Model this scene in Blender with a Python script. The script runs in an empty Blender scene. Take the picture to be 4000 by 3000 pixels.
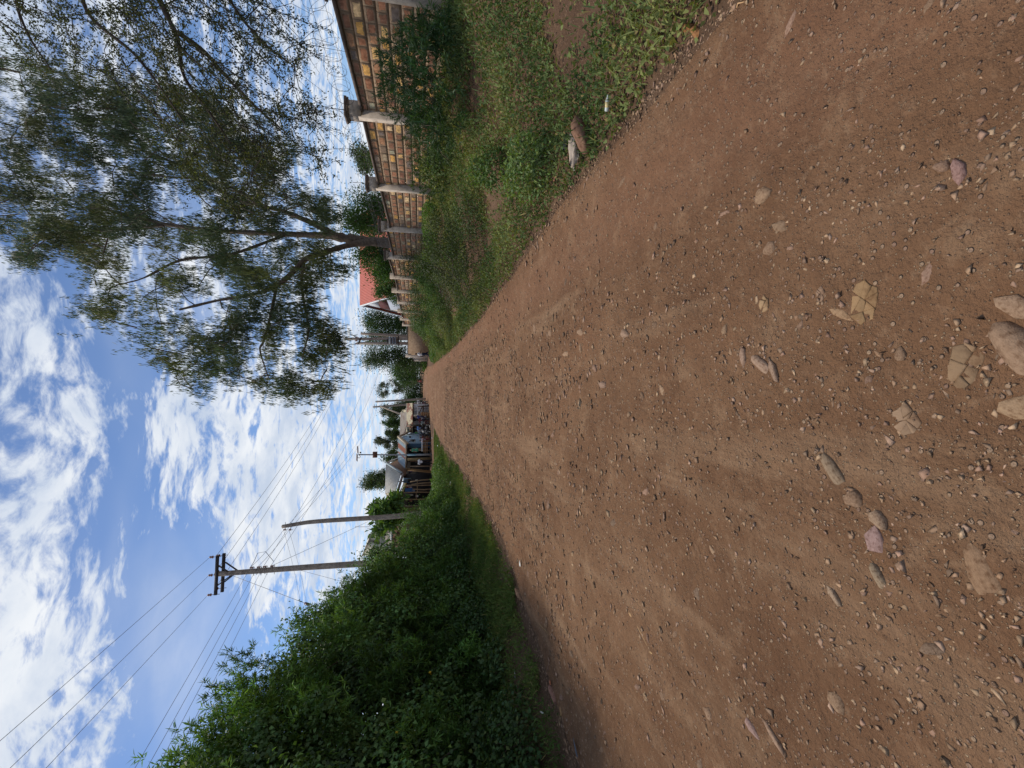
import bpy, math, random
import numpy as np
from mathutils import Matrix, Vector

random.seed(7)
R = np.random.default_rng(11)
S = bpy.context.scene
COL = S.collection

# ------------------------------------------------------------------ camera
F = 1780.0                      # focal length in pixels of the 4000 px wide picture
TH = math.atan(360 / F)         # camera looks 11.4 degrees down, and is held on its side
CT, ST = math.cos(TH), math.sin(TH)
EYE = 1.55
cam = bpy.data.cameras.new('camera')
camo = bpy.data.objects.new('camera', cam)
COL.objects.link(camo)
cam.sensor_width = 36
cam.lens = 36 * F / 4000
cam.clip_start = 0.05
cam.clip_end = 5000
camo.matrix_world = Matrix(((0, 1, 0, 0), (-ST, 0, -CT, 0), (-CT, 0, ST, EYE), (0, 0, 0, 1)))
S.camera = camo

# ------------------------------------------------------------------ light
SUN_EL, SUN_AZ = math.radians(61), math.radians(-48)   # azimuth measured from +Y (ahead) to +X
sd = Vector((math.sin(SUN_AZ) * math.cos(SUN_EL), math.cos(SUN_AZ) * math.cos(SUN_EL), math.sin(SUN_EL)))
sun = bpy.data.lights.new('sun', 'SUN')
sun.energy = 3.4
sun.angle = math.radians(8)
sun.color = (1.0, 0.91, 0.79)
suno = bpy.data.objects.new('sun', sun)
COL.objects.link(suno)
suno.rotation_euler = sd.to_track_quat('Z', 'Y').to_euler()
suno.location = (-20, 30, 40)
S.view_settings.view_transform = 'Standard'
S.view_settings.look = 'None'
S.view_settings.exposure = 0.0
S.view_settings.gamma = 1.0


class N:
    """tiny node-graph helper"""
    def __init__(s, tree):
        s.t = tree

    def new(s, typ, **kw):
        n = s.t.nodes.new(typ)
        for k, v in kw.items():
            setattr(n, k, v)
        return n

    def put(s, node, i, v):
        if v is None:
            return
        if hasattr(v, 'is_output') or isinstance(v, bpy.types.NodeSocket):
            s.t.links.new(v, node.inputs[i])
        else:
            node.inputs[i].default_value = v

    def m(s, op, a, b=None, c=None, clamp=False):
        n = s.new('ShaderNodeMath', operation=op)
        n.use_clamp = clamp
        s.put(n, 0, a); s.put(n, 1, b); s.put(n, 2, c)
        return n.outputs[0]

    def mr(s, v, a, b, c=0.0, d=1.0, smooth=True):
        n = s.new('ShaderNodeMapRange')
        n.interpolation_type = 'SMOOTHSTEP' if smooth else 'LINEAR'
        for i, x in enumerate((v, a, b, c, d)):
            s.put(n, i, x)
        return n.outputs[0]

    def noise(s, vec, scale, detail=4.0, rough=0.55, dist=0.0, color=False):
        n = s.new('ShaderNodeTexNoise')
        s.put(n, 'Vector', vec); s.put(n, 'Scale', scale); s.put(n, 'Detail', detail)
        s.put(n, 'Roughness', rough); s.put(n, 'Distortion', dist)
        return n.outputs[1 if color else 0]

    def voro(s, vec, scale, feature='F1', out=0, rnd=1.0):
        n = s.new('ShaderNodeTexVoronoi', feature=feature)
        s.put(n, 'Vector', vec); s.put(n, 'Scale', scale); s.put(n, 'Randomness', rnd)
        return n.outputs[out]

    def mix(s, f, a, b, blend='MIX'):
        n = s.new('ShaderNodeMix', data_type='RGBA', blend_type=blend)
        s.put(n, 0, f)
        s.put(n, 6, a if not isinstance(a, tuple) else (*a[:3], 1))
        s.put(n, 7, b if not isinstance(b, tuple) else (*b[:3], 1))
        return n.outputs[2]

    def ramp(s, f, stops):
        n = s.new('ShaderNodeValToRGB')
        s.put(n, 0, f)
        e = n.color_ramp.elements
        while len(e) < len(stops):
            e.new(0.5)
        for el, (p, c) in zip(e, stops):
            el.position = p
            el.color = (*c, 1)
        return n.outputs[0]

    def sep(s, v):
        n = s.new('ShaderNodeSeparateXYZ')
        s.put(n, 0, v)
        return n.outputs

    def comb(s, x, y, z=0.0):
        n = s.new('ShaderNodeCombineXYZ')
        s.put(n, 0, x); s.put(n, 1, y); s.put(n, 2, z)
        return n.outputs[0]

    def vm(s, op, a, b):
        n = s.new('ShaderNodeVectorMath', operation=op)
        s.put(n, 0, a); s.put(n, 1, b)
        return n.outputs['Value' if op in ('DISTANCE', 'LENGTH') else 0]


# ------------------------------------------------------------------ sky
W = bpy.data.worlds.new('World')
S.world = W
W.use_nodes = True
W.node_tree.nodes.clear()
w = N(W.node_tree)
sky = w.new('ShaderNodeTexSky', sky_type='NISHITA')
sky.sun_disc = False
sky.sun_elevation = SUN_EL
sky.sun_rotation = SUN_AZ
sky.altitude = 1500
sky.air_density = 1.0
sky.dust_density = 1.0
sky.ozone_density = 2.5
tc = w.new('ShaderNodeTexCoord')
D = tc.outputs['Generated']
dx, dy, dz = w.sep(D)
den = w.m('ADD', w.m('MAXIMUM', dz, 0.0), 0.12)
px, py = w.m('DIVIDE', dx, den), w.m('DIVIDE', dy, den)
P2 = w.comb(px, py)
warp = w.vm('SCALE', w.vm('SUBTRACT', w.noise(P2, 1.7, 3, color=True), (0.5, 0.5, 0.5)), None)
warp.node.inputs['Scale'].default_value = 0.30
PW = w.vm('ADD', P2, warp)
# streaky field: clouds are drawn out along one direction
mp = w.new('ShaderNodeMapping')
w.put(mp, 0, PW)
mp.inputs['Rotation'].default_value = (0, 0, math.radians(35))
mp.inputs['Scale'].default_value = (1.0, 1.5, 1.0)
PS = mp.outputs[0]
big = w.noise(PS, 4.3, 9, 0.60)
fine = w.noise(PS, 13.0, 8, 0.62)
cov = w.m('ADD', w.m('MULTIPLY', big, 0.50), w.m('MULTIPLY', fine, 0.50))
cov = w.m('ADD', w.m('MULTIPLY', w.m('SUBTRACT', cov, 0.5), 1.45), 0.5)
# broad clear areas of the sky that day
bias = None
for cx, cy, r0, r1, amt in ((-.30, 1.42, .05, .26, .20), (-.68, 1.70, .12, .36, .26), (-1.10, 1.78, .2, .55, .26),
                            (-1.75, 2.45, .35, .85, .26), (.05, 1.46, .02, .18, .13), (.27, 1.27, .0, .16, .12),
                            (2.4, 3.5, .1, .5, .18), (-1.1, 1.3, .0, .25, .14)):
    dist = w.vm('DISTANCE', PW, (cx, cy, 0))
    v = w.mr(dist, r0, r1, amt, 0.0)
    bias = v if bias is None else w.m('ADD', bias, v)
for cx, cy, r0, r1, amt in ((-.45, 1.12, .1, .4, .10), (-.15, 1.72, .05, .3, .12), (-.5, 2.5, .2, .9, .16),
                            (-.75, 1.22, .05, .3, .08), (-1.32, 2.16, .0, .22, .16), (.8, 1.1, .1, .5, .08), (-1.2, 3.0, .1, .5, .1)):
    dist = w.vm('DISTANCE', PW, (cx, cy, 0))
    bias = w.m('SUBTRACT', bias, w.mr(dist, r0, r1, amt, 0.0))
cov = w.m('SUBTRACT', cov, w.m('MINIMUM', bias, 0.24))
hz = w.mr(dz, 0.30, 0.05, 0.0, 0.09)
cov = w.m('ADD', cov, hz)
mask = w.mr(cov, 0.41, 0.64)
veil = w.m('MULTIPLY', w.mr(w.noise(PS, 1.1, 3, 0.5), 0.42, 0.75), 0.35)
mask = w.m('MAXIMUM', mask, veil)
mask = w.m('MAXIMUM', mask, w.mr(dz, 0.12, 0.0, 0.0, 0.75))
shade = w.mr(w.noise(PW, 3.1, 6, 0.6), 0.3, 0.7)
ccol = w.mix(shade, (0.56, 0.65, 0.80), (0.90, 0.93, 0.97))
skyc = w.mix(1.0, sky.outputs[0], (0.108, 0.119, 0.133), 'MULTIPLY')
final = w.mix(mask, skyc, ccol)
bg = w.new('ShaderNodeBackground')
w.put(bg, 0, final)
bg.inputs[1].default_value = 1.0
wo = w.new('ShaderNodeOutputWorld')
w.t.links.new(bg.outputs[0], wo.inputs[0])


# ------------------------------------------------------------------ geometry of the place
def at(X, Y, d):
    """world point seen at photo pixel (X, Y) at d metres along the view axis"""
    up = (2000 - X) / F * d
    return np.array(((1500 - Y) / F * d, d * CT + up * ST, EYE + up * CT - d * ST))


def sm(t):
    t = np.clip(t, 0, 1)
    return t * t * (3 - 2 * t)


def h2(ix, iy, s=0):
    n = np.sin(ix * 127.1 + iy * 311.7 + s * 74.7) * 43758.5453
    return n - np.floor(n)


def vn(x, y, s=0):
    ix, iy = np.floor(x), np.floor(y)
    fx, fy = sm(x - ix), sm(y - iy)
    a, b = h2(ix, iy, s), h2(ix + 1, iy, s)
    c, d = h2(ix, iy + 1, s), h2(ix + 1, iy + 1, s)
    return (a + (b - a) * fx) * (1 - fy) + (c + (d - c) * fx) * fy


def fbm(x, y, o=4, s=0):
    v, a, t = 0, .5, 0
    for i in range(o):
        v = v + a * vn(x * 2 ** i, y * 2 ** i, s + i); t += a; a *= .5
    return v / t - .5


YR = [-30, 0, 2.1, 3.6, 5.3, 9.1, 13.4, 23.6, 40.7, 53, 90, 140, 400]
XR = [1.6, 1.7, 2.0, 2.07, 2.08, 1.85, 1.75, 1.75, 1.95, 2.1, 3.6, 8.0, 40]
YL = [-30, 0, 4.4, 5.7, 7, 8.4, 10.7, 15, 22, 31.8, 46, 66, 90, 140, 400]
XL = [-4.2, -4.1, -3.9, -3.65, -3.4, -3.05, -3.0, -3.2, -3.55, -4.1, -4.1, -3.8, -3.2, -2.0, 10]


def xr(y): return np.interp(y, YR, XR) + .10 * fbm(np.asarray(y) * .9, np.zeros_like(y, dtype=float), 3, 5)
def xl(y): return np.interp(y, YL, XL) + .14 * fbm(np.asarray(y) * .8, np.zeros_like(y, dtype=float), 3, 9)
def rise(y): return np.interp(y, [0, 14, 30, 46, 70, 105, 160, 3000], [0, 0, .10, .30, .50, .76, .95, 1.0])


def H(x, y):
    x = np.asarray(x, float); y = np.asarray(y, float)
    r = rise(y)
    a, b = np.interp(y, YR, XR), np.interp(y, YL, XL)
    bank = np.interp(y, [-30, 6, 30, 42, 50, 70, 100], [.95, .9, .85, .6, .45, .2, .05])
    z = r + bank * sm((x - a) / (6.6 - a + .01)) * (.75 + .25 * sm((x - a) / 1.0))
    z = z + .10 * sm((x - a) / .25) * (y < 45)
    z = z + np.interp(y, [-30, 14, 22, 40, 60], [.22, .22, .08, .04, .0]) * sm((b - x) / 1.6)
    inroad = sm((x - b + .1) / .4) * sm((a + .1 - x) / .4)
    z = z + (1 - inroad) * .13 * fbm(x * .9, y * .9, 4, 2)
    z = z + inroad * (.030 * fbm(x * 1.3, y * .5, 3, 3) - .02 * np.exp(-((x - 1.25) / .35) ** 2) - .015 * np.exp(-((x + .2) / .4) ** 2))
    return z


def gp(X, Y):
    """where the line of sight through photo pixel (X, Y) meets the ground"""
    v = at(X, Y, 1.0) - np.array((0, 0, EYE))
    t = .5
    for _ in range(4000):
        p = v * t
        if p[2] + EYE <= H(p[0], p[1]):
            break
        t *= 1.004
    return np.array((p[0], p[1], float(H(p[0], p[1]))))


# ------------------------------------------------------------------ object helpers
ORG = {}


class MB:
    def __init__(s):
        s.v, s.l, s.n, s.c, s.k, s.uv = [], [], [], [], 0, []
        s.hasuv = False

    def add(s, v, f, col=(1, 1, 1), uv=None):
        v = np.asarray(v, float).reshape(-1, 3)
        s.v.append(v)
        c = np.asarray(col, float)
        s.c.append(np.broadcast_to(c, (len(v), 3)) if c.ndim == 1 else c)
        if isinstance(f, np.ndarray):
            s.l.append((f + s.k).ravel()); s.n.append(np.full(len(f), f.shape[1]))
            nl = f.size
        else:
            s.l.append(np.array([i + s.k for q in f for i in q])); s.n.append(np.array([len(q) for q in f]))
            nl = sum(len(q) for q in f)
        if uv is not None:
            s.hasuv = True
            s.uv.append(np.asarray(uv, float).reshape(-1, 2))
        else:
            s.uv.append(np.full((nl, 2), -1.0))
        s.k += len(v)
        return s

    def box(s, c, sz, rz=0, col=(1, 1, 1), jit=0):
        hx, hy, hz_ = [q / 2 for q in sz]
        p = np.array([(x, y, z) for z in (-hz_, hz_) for x, y in ((-hx, -hy), (hx, -hy), (hx, hy), (-hx, hy))], float)
        if jit:
            p += R.uniform(-jit, jit, p.shape)
        cr, sr = math.cos(rz), math.sin(rz)
        p = np.stack((p[:, 0] * cr - p[:, 1] * sr, p[:, 0] * sr + p[:, 1] * cr, p[:, 2]), 1) + np.array(c)
        return s.add(p, np.array([(3, 2, 1, 0), (4, 5, 6, 7), (0, 1, 5, 4), (1, 2, 6, 5), (2, 3, 7, 6), (3, 0, 4, 7)]), col)

    def prism(s, poly, vec, col=(1, 1, 1)):
        poly = np.asarray(poly, float); n = len(poly)
        v = np.vstack((poly, poly + np.array(vec)))
        f = [tuple(range(n))[::-1], tuple(range(n, 2 * n))] + [(i, (i + 1) % n, n + (i + 1) % n, n + i) for i in range(n)]
        return s.add(v, f, col)

    def tube(s, pts, r, n=6, col=(1, 1, 1), cap=True):
        pts = np.asarray(pts, float); m = len(pts)
        r = np.broadcast_to(np.asarray(r, float), (m,)) if np.ndim(r) == 0 or len(np.atleast_1d(r)) == m else np.linspace(r[0], r[1], m)
        t = np.gradient(pts, axis=0) if m > 2 else np.repeat((pts[1] - pts[0])[None], 2, 0)
        t /= np.linalg.norm(t, axis=1)[:, None] + 1e-9
        ref = np.array((0, 0, 1.)) if abs(t[0, 2]) < .9 else np.array((1., 0, 0))
        a = np.cross(t, ref); a /= np.linalg.norm(a, axis=1)[:, None] + 1e-9
        b = np.cross(t, a)
        an = np.arange(n) * 2 * math.pi / n + (math.pi / 4 if n == 4 else 0)
        v = (pts[:, None] + r[:, None, None] * (np.cos(an)[None, :, None] * a[:, None] + np.sin(an)[None, :, None] * b[:, None])).reshape(-1, 3)
        f = [(i * n + j, i * n + (j + 1) % n, (i + 1) * n + (j + 1) % n, (i + 1) * n + j) for i in range(m - 1) for j in range(n)]
        if cap:
            f += [tuple(range(n))[::-1], tuple(range((m - 1) * n, m * n))]
        return s.add(v, f, col)

    def bar(s, p, q, w_, col=(1, 1, 1)):
        return s.tube([p, q], w_ * .7071, 4, col)

    def sheet(s, a, b, c, d, waves=30, amp=.018, col=(1, 1, 1), thick=.012, rows=6):
        """corrugated sheet; a-b is the top edge, d-c the bottom edge"""
        a, b, c, d = [np.asarray(q, float) for q in (a, b, c, d)]
        nrm = np.cross(b - a, d - a); nrm /= np.linalg.norm(nrm)
        nu = waves * 4 + 1
        u = np.linspace(0, 1, nu)[None, :, None]; t = np.linspace(0, 1, rows)[:, None, None]
        p = (a * (1 - u) + b * u) * (1 - t) + (d * (1 - u) + c * u) * t
        p = p + nrm * (amp * np.sin(np.linspace(0, waves * 2 * math.pi, nu)))[None, :, None]
        g = np.arange(rows * nu).reshape(rows, nu)
        q = np.stack((g[:-1, :-1], g[:-1, 1:], g[1:, 1:], g[1:, :-1]), -1).reshape(-1, 4)
        if col == 'strips':
            k_ = (np.arange(nu) * 17 // nu); pal = np.array([(.36, .44, .46), (.40, .48, .50), (.42, .18, .10), (.38, .16, .09), (.44, .40, .34), (.30, .38, .44)])
            pick = np.array([4, 0, 1, 2, 3, 2, 0, 1, 3, 1, 0, 1, 5, 0, 3, 5, 5])
            col = np.tile(pal[pick[np.minimum(k_, 16)]], (rows, 1))
        s.add(p.reshape(-1, 3), q, col)
        s.add((p - nrm * thick).reshape(-1, 3), q[:, ::-1].copy(), col)
        return s

    def build(s, name, mat, parent=None, origin=None, smooth=False):
        v = np.vstack(s.v)
        o = ORG.get(parent.name, np.zeros(3)) if parent else (np.zeros(3) if origin is None else np.asarray(origin, float))
        v = v - o
        me = bpy.data.meshes.new(name)
        l = np.concatenate(s.l).astype(np.int32); n = np.concatenate(s.n).astype(np.int32)
        me.vertices.add(len(v)); me.vertices.foreach_set('co', v.astype(np.float32).ravel())
        me.loops.add(len(l)); me.loops.foreach_set('vertex_index', l)
        me.polygons.add(len(n))
        me.polygons.foreach_set('loop_start', np.concatenate(([0], np.cumsum(n)[:-1])).astype(np.int32))
        me.update(calc_edges=True)
        ca = me.color_attributes.new('col', 'FLOAT_COLOR', 'POINT')
        c = np.hstack((np.vstack(s.c), np.ones((len(v), 1))))
        ca.data.foreach_set('color', c.astype(np.float32).ravel())
        if s.hasuv:
            ul = me.uv_layers.new(name='UVMap')
            ul.data.foreach_set('uv', np.vstack(s.uv).astype(np.float32).ravel())
        if smooth:
            me.shade_smooth()
        me.validate()
        me.materials.append(mat)
        ob = bpy.data.objects.new(name, me)
        COL.objects.link(ob)
        if parent:
            ob.parent = parent
        else:
            ob.location = o
        ORG[ob.name] = o
        return ob


def tag(o, label=None, cat=None, group=None, kind=None):
    if label: o['label'] = label
    if cat: o['category'] = cat
    if group: o['group'] = group
    if kind: o['kind'] = kind
    return o


def thing(name, label, cat, loc=(0, 0, 0), group=None, rz=0, local=False):
    o = bpy.data.objects.new(name, None)
    o.empty_display_size = .2
    COL.objects.link(o)
    o.location = [float(q) for q in loc]
    o.rotation_euler = (0, 0, rz)
    ORG[o.name] = np.zeros(3) if local else np.asarray(loc, float)
    return tag(o, label, cat, group)


def kids(o): return [q for q in bpy.data.objects if q.parent == o]


def dup(o, loc, rz=None, label=None, scale=None):
    r = o.copy(); COL.objects.link(r)
    r.location = [float(q) for q in loc]
    if rz is not None: r.rotation_euler = (0, 0, rz)
    if scale: r.scale = (scale,) * 3 if np.ndim(scale) == 0 else scale
    if label: r['label'] = label
    for ch in kids(o):
        c = ch.copy(); COL.objects.link(c); c.parent = r
        for g in kids(ch):
            d = g.copy(); COL.objects.link(d); d.parent = c
    return r


# ------------------------------------------------------------------ materials
def mat(name, base, var=.25, scale=6.0, rough=.85, bump=.3, bscale=None, attr=False, spec=.3, metal=0.0, stain=None, bdist=.01):
    m = bpy.data.materials.new(name); m.use_nodes = True
    g = N(m.node_tree); m.node_tree.nodes.clear()
    tcn = g.new('ShaderNodeTexCoord').outputs['Object']
    f = g.noise(tcn, scale, 6, .6)
    b = np.array(base)
    c = g.ramp(f, [(.28, tuple(b * (1 - var))), (.72, tuple(np.minimum(b * (1 + var), 1)))])
    if stain:
        sc, col, lo, hi = stain
        c = g.mix(g.mr(g.noise(tcn, sc, 5, .65), lo, hi), c, tuple(col))
    if attr:
        a = g.new('ShaderNodeAttribute', attribute_name='col')
        c = g.mix(1.0, c, a.outputs['Color'], 'MULTIPLY')
    p = g.new('ShaderNodeBsdfPrincipled')
    g.put(p, 'Base Color', c); g.put(p, 'Roughness', rough); g.put(p, 'Specular IOR Level', spec); g.put(p, 'Metallic', metal)
    if bump:
        bn = g.new('ShaderNodeBump')
        g.put(bn, 'Height', g.noise(tcn, bscale or scale * 4, 6, .65)); g.put(bn, 'Strength', bump); g.put(bn, 'Distance', bdist)
        g.put(p, 'Normal', bn.outputs[0])
    o = g.new('ShaderNodeOutputMaterial')
    g.t.links.new(p.outputs[0], o.inputs[0])
    return m


def leafmat(name, trans=.35, rough=.55, spec=.35):
    m = bpy.data.materials.new(name); m.use_nodes = True
    g = N(m.node_tree); m.node_tree.nodes.clear()
    a = g.new('ShaderNodeAttribute', attribute_name='col').outputs['Color']
    p = g.new('ShaderNodeBsdfPrincipled')
    g.put(p, 'Base Color', a); g.put(p, 'Roughness', rough); g.put(p, 'Specular IOR Level', spec)
    t = g.new('ShaderNodeBsdfTranslucent')
    g.put(t, 0, g.mix(1.0, a, (1.25, 1.2, .45), 'MULTIPLY'))
    mx = g.new('ShaderNodeMixShader')
    mx.inputs[0].default_value = trans
    g.t.links.new(p.outputs[0], mx.inputs[1]); g.t.links.new(t.outputs[0], mx.inputs[2])
    o = g.new('ShaderNodeOutputMaterial')
    g.t.links.new(mx.outputs[0], o.inputs[0])
    return m


def soilmat(name, road):
    m = bpy.data.materials.new(name); m.use_nodes = True
    g = N(m.node_tree); m.node_tree.nodes.clear()
    geo = g.new('ShaderNodeNewGeometry').outputs['Position']
    x, y, z = g.sep(geo)
    n1 = g.noise(geo, .8, 6, .6)
    n2 = g.noise(geo, 6.0, 8, .7)
    n3 = g.noise(geo, 45.0, 5, .7)
    if road:
        base = g.ramp(n1, [(.30, (.150, .077, .041)), (.52, (.212, .116, .063)), (.72, (.275, .160, .091))])
        # dry dust in the wheel track on the right and worn streaks running along the road
        st = g.noise(g.comb(g.m('MULTIPLY', x, 2.6), g.m('MULTIPLY', y, .28)), 1.0, 5, .6)
        base = g.mix(g.mr(st, .50, .70), base, (.295, .182, .107))
        tr = g.m('MULTIPLY', g.mr(g.m('ABSOLUTE', g.m('SUBTRACT', x, 1.35)), .55, .1), .6)
        base = g.mix(tr, base, (.240, .124, .071))
        red = g.mr(g.noise(geo, .35, 4, .6), .5, .7)
        base = g.mix(g.m('MULTIPLY', red, .45), base, (.250, .118, .062))
    else:
        base = g.ramp(n1, [(.30, (.085, .050, .032)), (.55, (.145, .088, .055)), (.75, (.22, .14, .09))])
    base = g.mix(g.mr(n2, .35, .75, 0, .55), base, g.mix(.5, base, (.085, .045, .026)))
    base = g.mix(g.mr(g.noise(geo, 16.0, 6, .7), .52, .72, 0, .4), base, (.36, .235, .145))
    base = g.mix(g.mr(n3, .55, .8, 0, .5), base, (.32, .20, .12))
    if road:
        cr = g.noise(geo, 3.2, 7, .68, .5)
        base = g.mix(g.mr(cr, .55, .66, 0, .30), base, (.38, .25, .15))
    # small gravel pressed into the surface
    v = g.voro(geo, 34.0); vc = g.voro(geo, 34.0, out=1)
    r_, g_, b_ = g.sep(vc)
    peb = g.m('MULTIPLY', g.mr(v, .34, .22), g.m('GREATER_THAN', r_, .72))
    pc = g.mix(g_, (.45, .32, .21), (.30, .19, .14))
    v2 = g.voro(geo, 90.0); r2, g2, b2 = g.sep(g.voro(geo, 90.0, out=1))
    peb2 = g.m('MULTIPLY', g.mr(v2, .36, .22), g.m('GREATER_THAN', r2, .70))
    amt = .8 if road else .5
    c = g.mix(g.m('MULTIPLY', peb, amt), base, pc)
    c = g.mix(g.m('MULTIPLY', peb2, amt), c, g.mix(g2, (.50, .37, .24), (.16, .09, .06)))
    p = g.new('ShaderNodeBsdfPrincipled')
    g.put(p, 'Base Color', c); g.put(p, 'Roughness', .95); g.put(p, 'Specular IOR Level', .12)
    hgt = g.m('ADD', g.m('MULTIPLY', n2, .9), g.m('ADD', g.m('MULTIPLY', n3, .35), g.m('ADD', g.m('MULTIPLY', peb, .30), g.m('MULTIPLY', peb2, .16))))
    bn = g.new('ShaderNodeBump')
    g.put(bn, 'Height', hgt); g.put(bn, 'Strength', 1.0); g.put(bn, 'Distance', .06)
    g.put(p, 'Normal', bn.outputs[0])
    o = g.new('ShaderNodeOutputMaterial')
    g.t.links.new(p.outputs[0], o.inputs[0])
    return m


def blockmat():
    """quarry stone blocks with mortar smeared over their edges; UV runs 0..1 over each block"""
    m = bpy.data.materials.new('stone_blocks'); m.use_nodes = True
    g = N(m.node_tree); m.node_tree.nodes.clear()
    uv = g.new('ShaderNodeUVMap', uv_map='UVMap').outputs[0]
    geo = g.new('ShaderNodeTexCoord').outputs['Object']
    wv = g.m('SUBTRACT', g.noise(geo, 11.0, 4, .6), .5)
    wv2 = g.m('SUBTRACT', g.noise(geo, 13.0, 4, .6, .3), .5)
    u, v, _ = g.sep(uv)
    du = g.m('SUBTRACT', .5, g.m('ABSOLUTE', g.m('SUBTRACT', g.m('ADD', u, g.m('MULTIPLY', wv, .38)), .5)))
    dv = g.m('SUBTRACT', .5, g.m('ABSOLUTE', g.m('SUBTRACT', g.m('ADD', v, g.m('MULTIPLY', wv2, .42)), .5)))
    e = g.mr(g.m('MINIMUM', g.m('MULTIPLY', du, 1.5), dv), .19, .235)
    isb = g.m('GREATER_THAN', u, -.5)
    e = g.m('MULTIPLY', e, isb)
    a = g.new('ShaderNodeAttribute', attribute_name='col').outputs['Color']
    n = g.noise(geo, 9.0, 7, .65, .4)
    stone = g.mix(g.mr(n, .3, .75), g.mix(1.0, a, (.62, .58, .56), 'MULTIPLY'), g.mix(1.0, a, (1.2, 1.2, 1.2), 'MULTIPLY'))
    mort = g.ramp(g.noise(geo, 5.0, 7, .65), [(.3, (.215, .142, .090)), (.7, (.375, .265, .175))])
    c = g.mix(e, mort, stone)
    p = g.new('ShaderNodeBsdfPrincipled')
    g.put(p, 'Base Color', c); g.put(p, 'Roughness', .93); g.put(p, 'Specular IOR Level', .15)
    bn = g.new('ShaderNodeBump')
    g.put(bn, 'Height', g.m('ADD', g.m('MULTIPLY', g.noise(geo, 30.0, 6, .7), .5), g.m('MULTIPLY', e, g.m('ADD', g.noise(geo, 12.0, 5, .6), .2))))
    g.put(bn, 'Strength', .8); g.put(bn, 'Distance', .02)
    g.put(p, 'Normal', bn.outputs[0])
    o = g.new('ShaderNodeOutputMaterial')
    g.t.links.new(p.outputs[0], o.inputs[0])
    return m


M_road = soilmat('dirt_road', True)
M_soil = soilmat('soil', False)
M_block = blockmat()
M_leaf = leafmat('leaf')
M_leafm = leafmat('leaf_matt', .25, .8, .15)
M_bark = mat('bark', (.13, .105, .085), .45, 9, .95, .8, 30, bdist=.02, attr=True)
M_rock = mat('rock', (1, 1, 1), .28, 14, .93, .6, 40, attr=True, spec=.15, stain=(9, (.24, .145, .088), .38, .85))
M_conc = mat('pale_concrete', (.50, .42, .34), .22, 7, .9, .4, 40, stain=(3, (.22, .16, .12), .5, .75))
M_cope = mat('dark_mortar', (.150, .112, .088), .3, 9, .93, .5, 30)
M_pole = mat('weathered_wood', (.27, .225, .18), .35, 8, .9, .5, 25, stain=(2.5, (.14, .11, .09), .5, .7))
M_wood = mat('rough_timber', (.25, .175, .11), .35, 10, .9, .4, attr=True)
M_iron = mat('dark_iron', (.035, .030, .030), .3, 20, .6, .1, attr=False)
M_steel = mat('galvanised_steel', (.26, .26, .26), .2, 15, .5, .1, metal=.3)
M_blue = mat('blue_paint', (.10, .19, .25), .25, 6, .6, .1)
M_wire = mat('aluminium_wire', (.15, .15, .16), .1, 15, .6, 0)
M_thorn = mat('razor_wire', (.10, .095, .095), .2, 15, .5, 0)
M_paint = mat('painted', (1, 1, 1), .10, 5, .8, .15, attr=True)
M_cloth = mat('cloth', (1, 1, 1), .12, 12, .95, .2, attr=True)
M_skin = mat('skin', (.055, .030, .020), .1, 10, .55, 0, attr=True)
M_tin_grey = mat('grey_tin', (.56, .53, .46), .12, 2.5, .8, .1, stain=(1.3, (.44, .39, .31), .5, .75))
M_tin_blue = mat('rusty_blue_tin', (.30, .38, .42), .2, 3, .6, .1, metal=.1, stain=(1.1, (.33, .17, .10), .52, .62))
M_tin_brown = mat('rusty_brown_tin', (.235, .205, .175), .2, 2, .8, .1, stain=(.8, (.15, .10, .075), .5, .7))
M_tin_strip = mat('striped_tin', (1, 1, 1), .1, 3, .6, .1, metal=.1, attr=True, stain=(2.0, (.30, .25, .22), .6, .8))
M_tin_cream = mat('cream_tin', (.52, .45, .30), .1, 2, .7, .1, stain=(1.0, (.22, .085, .055), .53, .56))
M_tin_red = mat('red_tin', (.50, .110, .075), .12, 1.5, .55, .1, attr=False)
M_glass = mat('dark_glass', (.02, .03, .035), .2, 2, .15, 0, spec=.5)
M_shade = mat('interior_shade', (.012, .010, .010), .3, 3, .9, .1)  # near black: the shade inside the shops is put into the colour
M_brick = mat('rough_brick', (.20, .13, .09), .35, 12, .95, .6, stain=(5, (.10, .07, .05), .5, .7))
M_rub = mat('black_rubber', (.02, .02, .02), .2, 10, .8, .1)
M_plast = mat('plastic', (1, 1, 1), .1, 8, .4, .1, attr=True)


# ------------------------------------------------------------------ leaves
def unit(v): return v / (np.linalg.norm(v, axis=-1, keepdims=True) + 1e-9)


def leaves(mb, c, d, L, Wd, col, nrm=None, fold=.25):
    """one pointed, slightly folded leaf per row: base c, direction d"""
    n = len(c)
    d = unit(d)
    if nrm is None:
        nrm = R.normal(size=(n, 3)) + np.array((0, 0, .8))
    s_ = unit(np.cross(d, nrm)); up = np.cross(s_, d)
    L = np.broadcast_to(L, (n,))[:, None]; Wd = np.broadcast_to(Wd, (n,))[:, None]
    mid = c + d * L * .45
    v = np.stack((c, mid + s_ * Wd * .5 + up * Wd * fold, c + d * L - up * L * .08, mid - s_ * Wd * .5 + up * Wd * fold), 1)
    f = np.arange(n * 4).reshape(n, 4)
    mb.add(v.reshape(-1, 3), f, np.repeat(col, 4, 0))


def tint(n, base, var=.25, warm=.15, extra=None):
    b = np.array(base)
    k = R.normal(1, var, (n, 1)).clip(.45, 1.9)
    wv = R.normal(0, warm, (n, 1))
    c = b * k * np.hstack((1 + wv * .8, 1 + wv * .15, 1 - wv * .4)).clip(.3, 1.8)
    if extra:
        col, frac = extra
        m = R.random(n) < frac
        c[m] = np.array(col) * R.uniform(.7, 1.2, (m.sum(), 1))
    return c.clip(.004, .9)


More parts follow.
